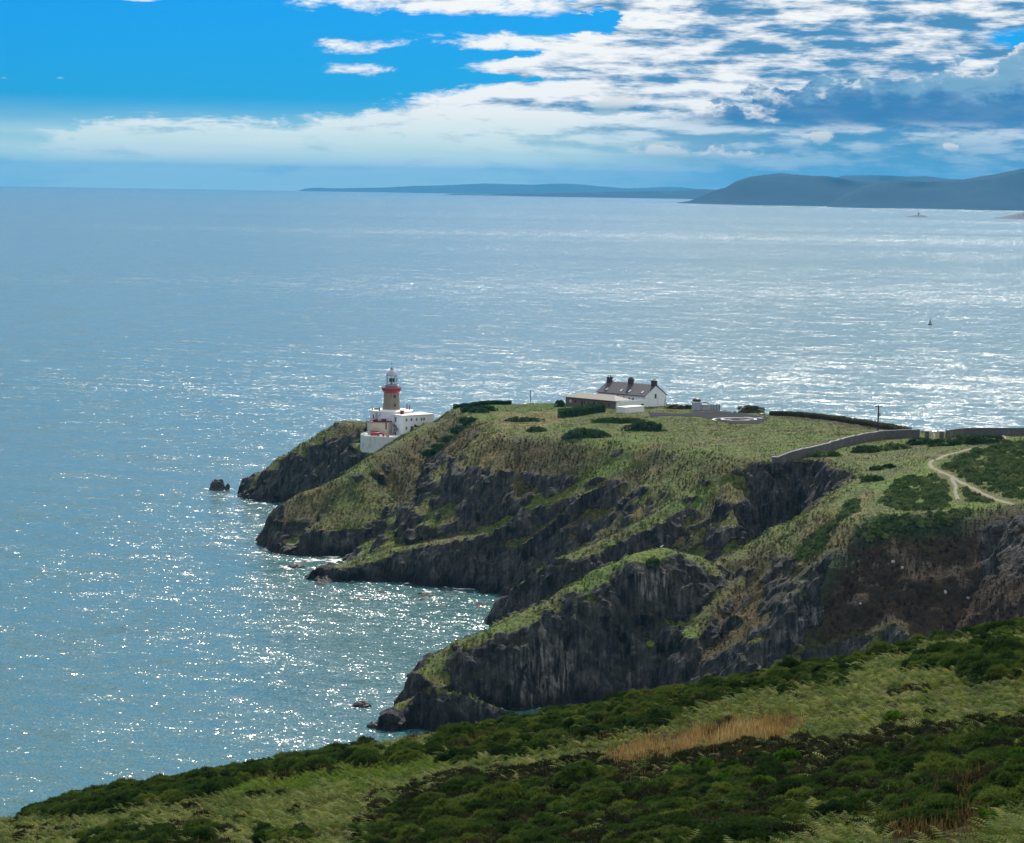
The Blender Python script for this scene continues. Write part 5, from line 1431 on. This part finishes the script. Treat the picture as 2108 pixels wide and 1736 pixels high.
HEA = [bush_mesh('heather', .5, .5, .38, 16, .16, 36, .11, .05, sd) for sd in (41, 42, 43)]
hp = hill_pts(54000, 54, 192); hqx, hqy = project(hp); hd = np.minimum.reduce([in_px(hqx, hqy, q) for q in LOWER[:1]]); hn = fbm(hp[:, 0] / 6, hp[:, 1] / 6, 9.0, 3)
mh = ((in_px(hqx, hqy, HEATH) + 25 * hn < 0) & (RNG.uniform(size=len(hp)) < .3)) | ((hd < 0) & (RNG.uniform(size=len(hp)) < .5)) | (RNG.uniform(size=len(hp)) < np.clip(.35 * hn - .02, 0, .25))
scatter('heather', hp[mh], yw_(mh), sc_of(mh, .6, 1.3), HEA, L_heath)
DG = [tuft_mesh('dead_grass', 12, .7, .28, .010, sd, .75, True) for sd in (7, 8, 9)]
md_ = ((in_px(hqx, hqy, DEAD) + 25 * hn < 0) & (RNG.uniform(size=len(hp)) < .5)) | ((np.abs(in_px(hqx, hqy, REEDS)) < 60) & (RNG.uniform(size=len(hp)) < .12)) | ((hn > .12) & (RNG.uniform(size=len(hp)) < .15) & (hd > 0))
scatter('dead_grass', hp[md_], yw_(md_), sc_of(md_, .6, 1.15), DG, L_dead)
# a bare white rock on the brow
g = hill_hit(1240, 1446)
if g is not None:
    bm = bmesh.new(); bmesh.ops.create_icosphere(bm, subdivisions=3, radius=.5)
    for v in bm.verts:
        k = 1 + .35 * math.sin(v.co.x * 9 + 1) * math.cos(v.co.y * 7) * .5 + RNG.normal() * .02; v.co = (v.co.x * 1.25 * k, v.co.y * .8 * k, v.co.z * .75 * k)
    me = bpy.data.meshes.new('white_rock'); bm.to_mesh(me); bm.free()
    o = link('white_rock', me, M_roofw); o.location = (g[0], g[1], g[2] + .85); tag(o, 'bright white rock showing above the gorse on the brow of the near slope', 'rock')

M_boulder = paintmat('pale_quartzite', (.42, .41, .38), .85, .25, (.22, .22, .2), 1.5, .6)
# ------------------------------------------------------------------ headland plants
slp = slope
vis_y = (YY > 455) & (YY < 880)
gm = (rk2 < .42) & (HB > 3.0) & vis_y
jj, ii = np.nonzero(gm)
sel = RNG.choice(len(jj), min(len(jj), 62000), replace=False)
jx = XX[jj[sel], ii[sel]] + RNG.uniform(-.4, .4, len(sel)); jy = YY[jj[sel], ii[sel]] + RNG.uniform(-.4, .4, len(sel))
gp = np.c_[jx, jy, zsamp(V[..., 2] if V.ndim == 3 else HD, jx, jy)] if False else np.c_[jx, jy, zsamp(HD, jx, jy) - .05]
gz = zone[jj[sel], ii[sel]]
ppx, ppy = project(gp)
gn = fbm(jx / 6, jy / 6, 3.0, 3)
bare = np.zeros(len(gp), bool)
for P_ in PATHS: bare |= np.min(np.hypot(jx[:, None] - P_[None, :, 0], jy[:, None] - P_[None, :, 1]), axis=1) < 1.5
bare |= poly_dist(jx, jy, np.array([(a, b, 0) for a, b in tpoly])) < .6
def near_box(o, x0, x1, y0, y1):
    M = o.matrix_basis.inverted() if False else Matrix.Rotation(-o.rotation_euler[2], 3, 'Z')
    dx_, dy_ = jx - o.location[0], jy - o.location[1]; c, s2 = math.cos(-o.rotation_euler[2]), math.sin(-o.rotation_euler[2])
    lx_, ly_ = dx_ * c - dy_ * s2, dx_ * s2 + dy_ * c
    return (lx_ > x0) & (lx_ < x1) & (ly_ > y0) & (ly_ < y1)
for o_, bx in ((hs_, (-11.4, 11, -1, 25)), (wt, (-.5, 10, -1.2, 4.2)), (kk, (-2, 8, -1.6, 1.6)), (fb, (-2, 13, -2, 8)), (cy, (-1, 19, -3, 15))): bare |= near_box(o_, *bx)
ok = ~bare & (RNG.uniform(size=len(gp)) > .2 * sstep(.5, .2, zsamp(slope, jx, jy)))
lean_ = nrm[jj[sel], ii[sel]] + RNG.normal(size=(len(sel), 3)) * .16; lean_ /= np.linalg.norm(lean_, axis=1)[:, None]
TUS = [tuft_mesh('tussock', 11, .62, .30, .055, sd, .7) for sd in (1, 2, 3, 4)]
flatk = sstep(.5, .2, zsamp(slope, jx, jy))
short = (1 - .40 * flatk) * (1 + 1.0 * gn)
scatter('headland_grass', gp[ok], RNG.uniform(0, 6.28, ok.sum()), (RNG.uniform(.55, 1.15, len(gp)) * np.clip(short, .3, 1.5))[ok], TUS, L_grass, zone=(gz * RNG.uniform(.88, 1.15, (len(gz), 1)))[ok], lean=lean_[ok])
# bracken on the flats by the path, and dark scrub patches
FARB = [bush_mesh('bracken_clump', .8, .8, .55, 16, .22, 16, .30, .16, sd, 1.0, .8) for sd in (51, 52, 53)]
PB = [[(1842, 1000), (1860, 985), (1920, 980), (1950, 1000), (1955, 1035), (1930, 1052), (1850, 1050), (1815, 1035)], [(1935, 965), (1990, 935), (2060, 915), (2150, 905), (2150, 1020), (2090, 1028), (2030, 1008), (1975, 982)],
      [(1978, 1005), (2020, 1022), (2040, 1035), (1985, 1032)], [(1795, 1066), (1900, 1064), (1990, 1056), (1960, 1085), (1800, 1110), (1740, 1130)], [(1640, 1130), (1720, 1070), (1760, 1030), (1770, 1050), (1700, 1120), (1650, 1160)]]
bp = []
for poly in PB:
    W = [ground_hit(*p) for p in poly]; W = np.array([q for q in W if q is not None])
    n_ = 4200; x = RNG.uniform(W[:, 0].min(), W[:, 0].max(), n_); y = RNG.uniform(W[:, 1].min(), W[:, 1].max(), n_)
    k = poly_dist(x, y, W) + 1.2 * fbm(x / 5, y / 5, 2.0, 2) < 0
    for P_ in PATHS: k &= np.min(np.hypot(x[:, None] - P_[None, :, 0], y[:, None] - P_[None, :, 1]), axis=1) > 2.0
    bp.append(np.c_[x, y, zsamp(HD, x, y) - .1][k])
bp = blue(np.vstack(bp), .95); bp = bp[RNG.uniform(size=len(bp)) < np.clip(.8 + 1.2 * fbm(bp[:, 0] / 3.5, bp[:, 1] / 3.5, 3.0, 2), .3, 1)]
print('far bracken', len(bp))
scatter('headland_bracken', bp, RNG.uniform(0, 6.28, len(bp)), RNG.uniform(.45, 1.35, len(bp)), FARB, L_fern)
# single shrubs, mounds and hedges
def shrub(px, py, lx, ly, h, seed, label, yaw=0.0, cat='bush', mat=L_shrub, name='scrub_bush', boxy=1.0, group=None):
    g = ground_hit(px, py)
    if g is None: return
    area = lx * ly; nl = int(np.clip(26 + area * 5, 26, 240)); lr = np.clip(.16 * (lx * ly * h) ** (1 / 3) + .2, .25, .75)
    me = bush_mesh(name, lx, ly, h, nl, lr, 46, .32, .2, seed, boxy, .8)
    o = link(name, me, mat); o.location = (g[0], g[1], g[2] - .2 * h); o.rotation_euler = (0, 0, yaw)
    return tag(o, label, cat, group)
shrub(1205, 901, 6.6, 2.6, 2.3, 61, 'broad dark gorse mound on the field edge behind the fence posts')
shrub(1330, 888, 6.4, 2.6, 2.5, 62, 'rounded dark gorse mound in the middle of the field')
shrub(1105, 889, 2.6, 1.5, 1.3, 63, 'small dark gorse mound on the tawny field edge')
shrub(1152, 838, 1.5, 1.3, 2.3, 64, 'round dark bush at the end of the timber building')
shrub(1080, 868, 6.0, 2.0, 1.0, 66, 'low grey-green scrub strip across the tawny grass')
shrub(1275, 872, 9.0, 3.5, 1.2, 67, 'wide low scrub patch in front of the tank house')
shrub(1450, 838, 1.8, 1.4, 2.0, 68, 'dark windswept bush behind the service hut')
shrub(1405, 842, 5.5, 1.4, 1.0, 69, 'low heathery bank between house and service hut', mat=L_bank)
shrub(1545, 843, 4.5, 1.6, 1.6, 70, 'brown bushy bank on the far rim beyond the landing circles', mat=L_bank)
shrub(1900, 915, 4.0, 1.6, 1.5, 71, 'dark bush in front of the first gate pillar')
shrub(1945, 918, 5.0, 1.8, 1.5, 72, 'dark bramble bank below the gate')
shrub(1985, 908, 4.2, 1.4, 1.3, 73, 'grassy hump under the dark wall beyond the gate', mat=L_fern)
shrub(2030, 912, 5.5, 2.2, 2.0, 74, 'large dark thicket between gate and footpath')
shrub(1795, 990, 2.8, 1.2, 1.0, 75, 'low dark bush at the brink above the rocky gully')
shrub(1805, 967, 1.6, .9, .6, 76, 'tiny dark bush on the green saddle')
shrub(1830, 963, 1.4, .9, .6, 77, 'tiny dark bush beside the bracken flat')
shrub(1345, 1165, 1.5, 1.0, 1.2, 78, 'single round bush on the shaded side of the near spur')
shrub(1700, 940, 4.0, 1.6, 1.2, 79, 'grass-topped hummock under the stone wall', mat=L_fern)
shrub(1790, 930, 5.0, 1.8, 1.2, 80, 'long dark scrub bank under the stone wall')
shrub(1842, 925, 4.0, 1.8, 1.2, 81, 'olive scrub hummock below the wall near the gate', mat=L_fern)
# dark band of ivy-green scrub running down the sea slope
for k, (a, b) in enumerate([(985, 850), (965, 870), (945, 890), (925, 908), (905, 925), (888, 938), (1000, 846), (965, 846)]):
    shrub(a, b, RNG.uniform(2.6, 3.8), 2.0, 1.4, 90 + k, 'dark green scrub bush of the band running down the tawny sea slope', yaw=RNG.uniform(-.6, .2), group='scrub band on the sea slope')
# pale boulders lying in the heather
BOUL = [((1838, 1160), 'pale boulder high on the heather slope'), ((1857, 1172), 'pale boulder just below the highest one on the heather slope'), ((1772, 1264), 'pale leaning slab low on the heather slope'),
        ((1992, 1236), 'white boulder on the bare brown heather'), ((1946, 1228), 'thin upright white stone in the heather')]
for k, (p, lab) in enumerate(BOUL):
    g = ground_hit(*p)
    if g is None: continue
    bm = bmesh.new(); bmesh.ops.create_icosphere(bm, subdivisions=3, radius=1.0); s_ = RNG.uniform(.25, .4)
    A = np.array([v.co[:] for v in bm.verts]); q = facets(A[:, 0] * 1.1 + k * 3 + 40, A[:, 1] * 1.1 + 40, A[:, 2] * 1.1 + 40)
    for v, f_ in zip(bm.verts, q): v.co = v.co * (1 + .32 * f_); v.co.x *= s_ * 1.1; v.co.y *= s_ * .8; v.co.z *= s_ * RNG.uniform(.98, 1.02) * (1.5 if k in (2, 4) else .9)
    me = bpy.data.meshes.new('boulder'); bm.to_mesh(me); bm.free()
    o = link('boulder', me, M_boulder); o.location = (g[0], g[1], g[2] + .15); o.rotation_euler = (RNG.normal() * .3, RNG.normal() * .3, k); tag(o, lab, 'boulder')
# hedges
def hedge(pts, ht, th, label, seed, mat=L_shrub):
    W = [ground_hit(*p) for p in pts]; W = np.array([q for q in W if q is not None])
    L = np.r_[0, np.cumsum(np.hypot(*np.diff(W[:, :2], axis=0).T))]; rng = np.random.default_rng(seed)
    n_ = int(L[-1] * 260); s_ = rng.uniform(0, L[-1], n_); c = np.c_[np.interp(s_, L, W[:, 0]), np.interp(s_, L, W[:, 1])]; z0 = zsamp(HD, c[:, 0], c[:, 1])
    top = ht * (1 + .10 * np.sin(s_ * 1.3 + seed) + .06 * np.sin(s_ * 3.1))
    k = rng.integers(0, 3, n_); off = np.where(k == 0, rng.uniform(-1, 1, n_), np.where(k == 1, 1, -1)) * th / 2 * (1 + .15 * np.sin(s_ * 2.2)); hh = np.where(k == 0, 1, rng.uniform(0, 1, n_) ** .8) * top
    d0 = (W[-1] - W[0])[:2]; d0 /= np.linalg.norm(d0); nv = np.array((-d0[1], d0[0]))
    P = np.c_[c[:, 0] + nv[0] * off, c[:, 1] + nv[1] * off, z0 + hh]
    N = np.c_[nv[0] * np.sign(off) * (k > 0), nv[1] * np.sign(off) * (k > 0), np.where(k == 0, 1, .3)] + 1e-3
    V1, F1 = leaves_mesh('h', P, N / np.linalg.norm(N, axis=1)[:, None], .34, .22, rng, .8)
    sl_ = np.linspace(0, L[-1], 30); K = []; 
    for q in sl_:
        x, y = np.interp(q, L, W[:, 0]), np.interp(q, L, W[:, 1]); z = float(zsamp(HD, x, y))
        for a, b in ((-1, -.3), (1, -.3), (1, ht * .92), (-1, ht * .92)): K.append((x + nv[0] * a * th * .44, y + nv[1] * a * th * .44, z + b))
    KF = []
    for i in range(29):
        for e in range(4):
            a, b, c2, d2 = i * 4 + e, i * 4 + (e + 1) % 4, (i + 1) * 4 + (e + 1) % 4, (i + 1) * 4 + e
            KF += [(a, b, c2), (a, c2, d2)]
    KF += [(0, 1, 2), (0, 2, 3), (116, 118, 117), (116, 119, 118)]
    me = mesh_np('hedge', np.vstack([V1, K]), np.vstack([F1, np.array(KF) + len(V1)]), False)
    return tag(link('hedge', me, mat), label, 'hedge')
hedge([(1155, 861), (1180, 858), (1210, 853), (1241, 848)], 2.3, 2.0, 'thick dark green hedge in front of the timber building', 1)
hedge([(936, 838), (970, 834), (1010, 831), (1050, 830)], 1.1, 1.4, 'low dark hedge along the seaward rim of the lawn', 2)
hedge([(1590, 851), (1650, 858), (1720, 866), (1800, 879), (1870, 892)], 1.1, 1.8, 'long brown heathery bank along the far rim of the field', 3, L_bank)

# ------------------------------------------------------------------ seabird on the hump of the near spur
g = ground_hit(1362, 1129.5)
m_bird, t = material('bird_plumage')
u_ = t.n('ShaderNodeTexCoord').outputs['Object']; _, by_, bz_ = t.sep(u_)
finish(t, t.mix(t.sm(.26, .30, t.add(bz_, t.mul(by_, .35))), (.8, .8, .78), (.8, .8, .78)), .7)
m_wing = paintmat('dark_wing', (.02, .02, .022), .6)
rings_b = [(-.42, .30, .02), (-.30, .31, .09), (-.15, .33, .15), (0, .36, .17), (.14, .42, .15), (.22, .50, .10), (.26, .57, .085), (.31, .63, .085), (.37, .64, .06), (.42, .62, .025), (.50, .60, .01)]
V_ = []; F_ = []
for (yy, zz, r) in rings_b:
    for k in range(10): V_.append((r * math.cos(k * .6283), yy, zz + r * 1.05 * math.sin(k * .6283)))
for j in range(len(rings_b) - 1):
    for k in range(10): F_.append((j * 10 + k, j * 10 + (k + 1) % 10, (j + 1) * 10 + (k + 1) % 10, (j + 1) * 10 + k))
F_ += [tuple(range(10))[::-1], tuple(len(V_) - 10 + k for k in range(10))]
bird = empty('seabird', (g[0], g[1], g[2]), RAD(-70)); tag(bird, 'black and white seabird perched on the grassy top of the near spur', 'bird')
MB().add(V_, F_).build('body', m_bird, bird, True)
for sx_ in (-1, 1):
    MB().add([(sx_ * .15, .12, .42), (sx_ * .19, -.1, .40), (sx_ * .10, -.58, .28), (sx_ * .17, -.1, .27), (sx_ * .16, .12, .32), (sx_ * .20, 0, .36)], [(0, 1, 5), (1, 2, 5), (2, 3, 5), (3, 4, 5), (4, 0, 5), (0, 4, 3, 2, 1)]).build('wing', m_wing, bird)
    MB().bar((sx_ * .06, 0, .24), (sx_ * .06, .01, 0), .015).bar((sx_ * .06, .01, .01), (sx_ * .06, .10, .01), .015).build('leg', M_cap, bird)

# ------------------------------------------------------------------ foam at the foot of the cliffs
fx_, fy_ = np.meshgrid(np.arange(GX0, GX1, 1.0), np.arange(470, 880, 1.0))
fh = zsamp(HB, fx_, fy_)
# distance to land on the map, grown cell by cell
land = fh > -.4; dist = np.where(land, 0, 99.0)
for _ in range(14):
    p = np.pad(dist, 1, mode='edge')
    dist = np.minimum(dist, np.minimum.reduce([p[:-2, 1:-1], p[2:, 1:-1], p[1:-1, :-2], p[1:-1, 2:]]) + 1)
for o_ in [o for o in COL.objects if o.name.startswith('sea_rock')]:
    dist = np.minimum(dist, np.maximum(np.hypot(fx_ - o_.location.x, fy_ - o_.location.y) - o_.dimensions.x * .5 if o_.dimensions.x > 0 else 0, 0))
keepf = np.minimum.reduce([dist[:-1, :-1], dist[1:, :-1], dist[:-1, 1:], dist[1:, 1:]]) < 9
Ff_ = grid_faces(*fx_.shape, keepf)
expo = sstep(0.0, -60.0, fx_)                        # the outer, exposed shore breaks more
Vv, Ff_, dv, ev = compact(np.stack([fx_, fy_, np.full_like(fx_, .04)], -1).reshape(-1, 3), Ff_, dist.ravel(), expo.ravel())
me = mesh_np('foam', Vv, Ff_); fattr(me, 'shore', dv); fattr(me, 'open', ev)
m_foam, t = material('foam')
P = pos(t); ds = t.n('ShaderNodeAttribute', attribute_name='shore').outputs['Fac']; op = t.n('ShaderNodeAttribute', attribute_name='open').outputs['Fac']
nf_ = t.noise(t.mapping(P, scale=(1, .6, 1)), .33, 7, .7, 1.2); n2_ = t.noise(P, .07, 3, .5)
k = t.sub(t.add(t.mul(t.sub(nf_, .5), 1.9), t.mul(t.sub(n2_, .5), 1.6)), t.add(t.mul(ds, .11), t.sub(.15, t.mul(op, .20))))
al = t.mul(t.sm(.0, .14, k), t.mul(t.sm(9.0, 5.0, ds), .85))
bs = t.n('ShaderNodeBsdfDiffuse'); bs.inputs[0].default_value = (.78, .80, .80, 1); tb = t.n('ShaderNodeBsdfTransparent'); ms = t.n('ShaderNodeMixShader')
t.put(ms.inputs[0], al); t.t.links.new(tb.outputs[0], ms.inputs[1]); t.t.links.new(bs.outputs[0], ms.inputs[2])
o = t.n('ShaderNodeOutputMaterial'); t.t.links.new(ms.outputs[0], o.inputs[0])
tag(link('foam', me, m_foam), kind='stuff')

# ------------------------------------------------------------------ haze
bm = bmesh.new()
bmesh.ops.create_cube(bm, size=1.0)
for v in bm.verts:
    v.co = Vector((v.co.x * 118000, v.co.y * 118000, 0 if v.co.z < 0 else 1))
    v.co.z = -266.0 if v.co.z < 0.5 else 310.0
me = bpy.data.meshes.new('haze'); bm.to_mesh(me); bm.free()
m_haze = bpy.data.materials.new('haze'); m_haze.use_nodes = True
t = NT(m_haze.node_tree)
pv = t.n('ShaderNodeVolumePrincipled')
pv.inputs['Color'].default_value = (0.11, 0.55, 1.0, 1)
pv.inputs['Density'].default_value = 2.7e-5
pv.inputs['Anisotropy'].default_value = 0.0
o = t.n('ShaderNodeOutputMaterial'); t.t.links.new(pv.outputs[0], o.inputs['Volume'])
haze = tag(link('haze', me, m_haze), kind='stuff')
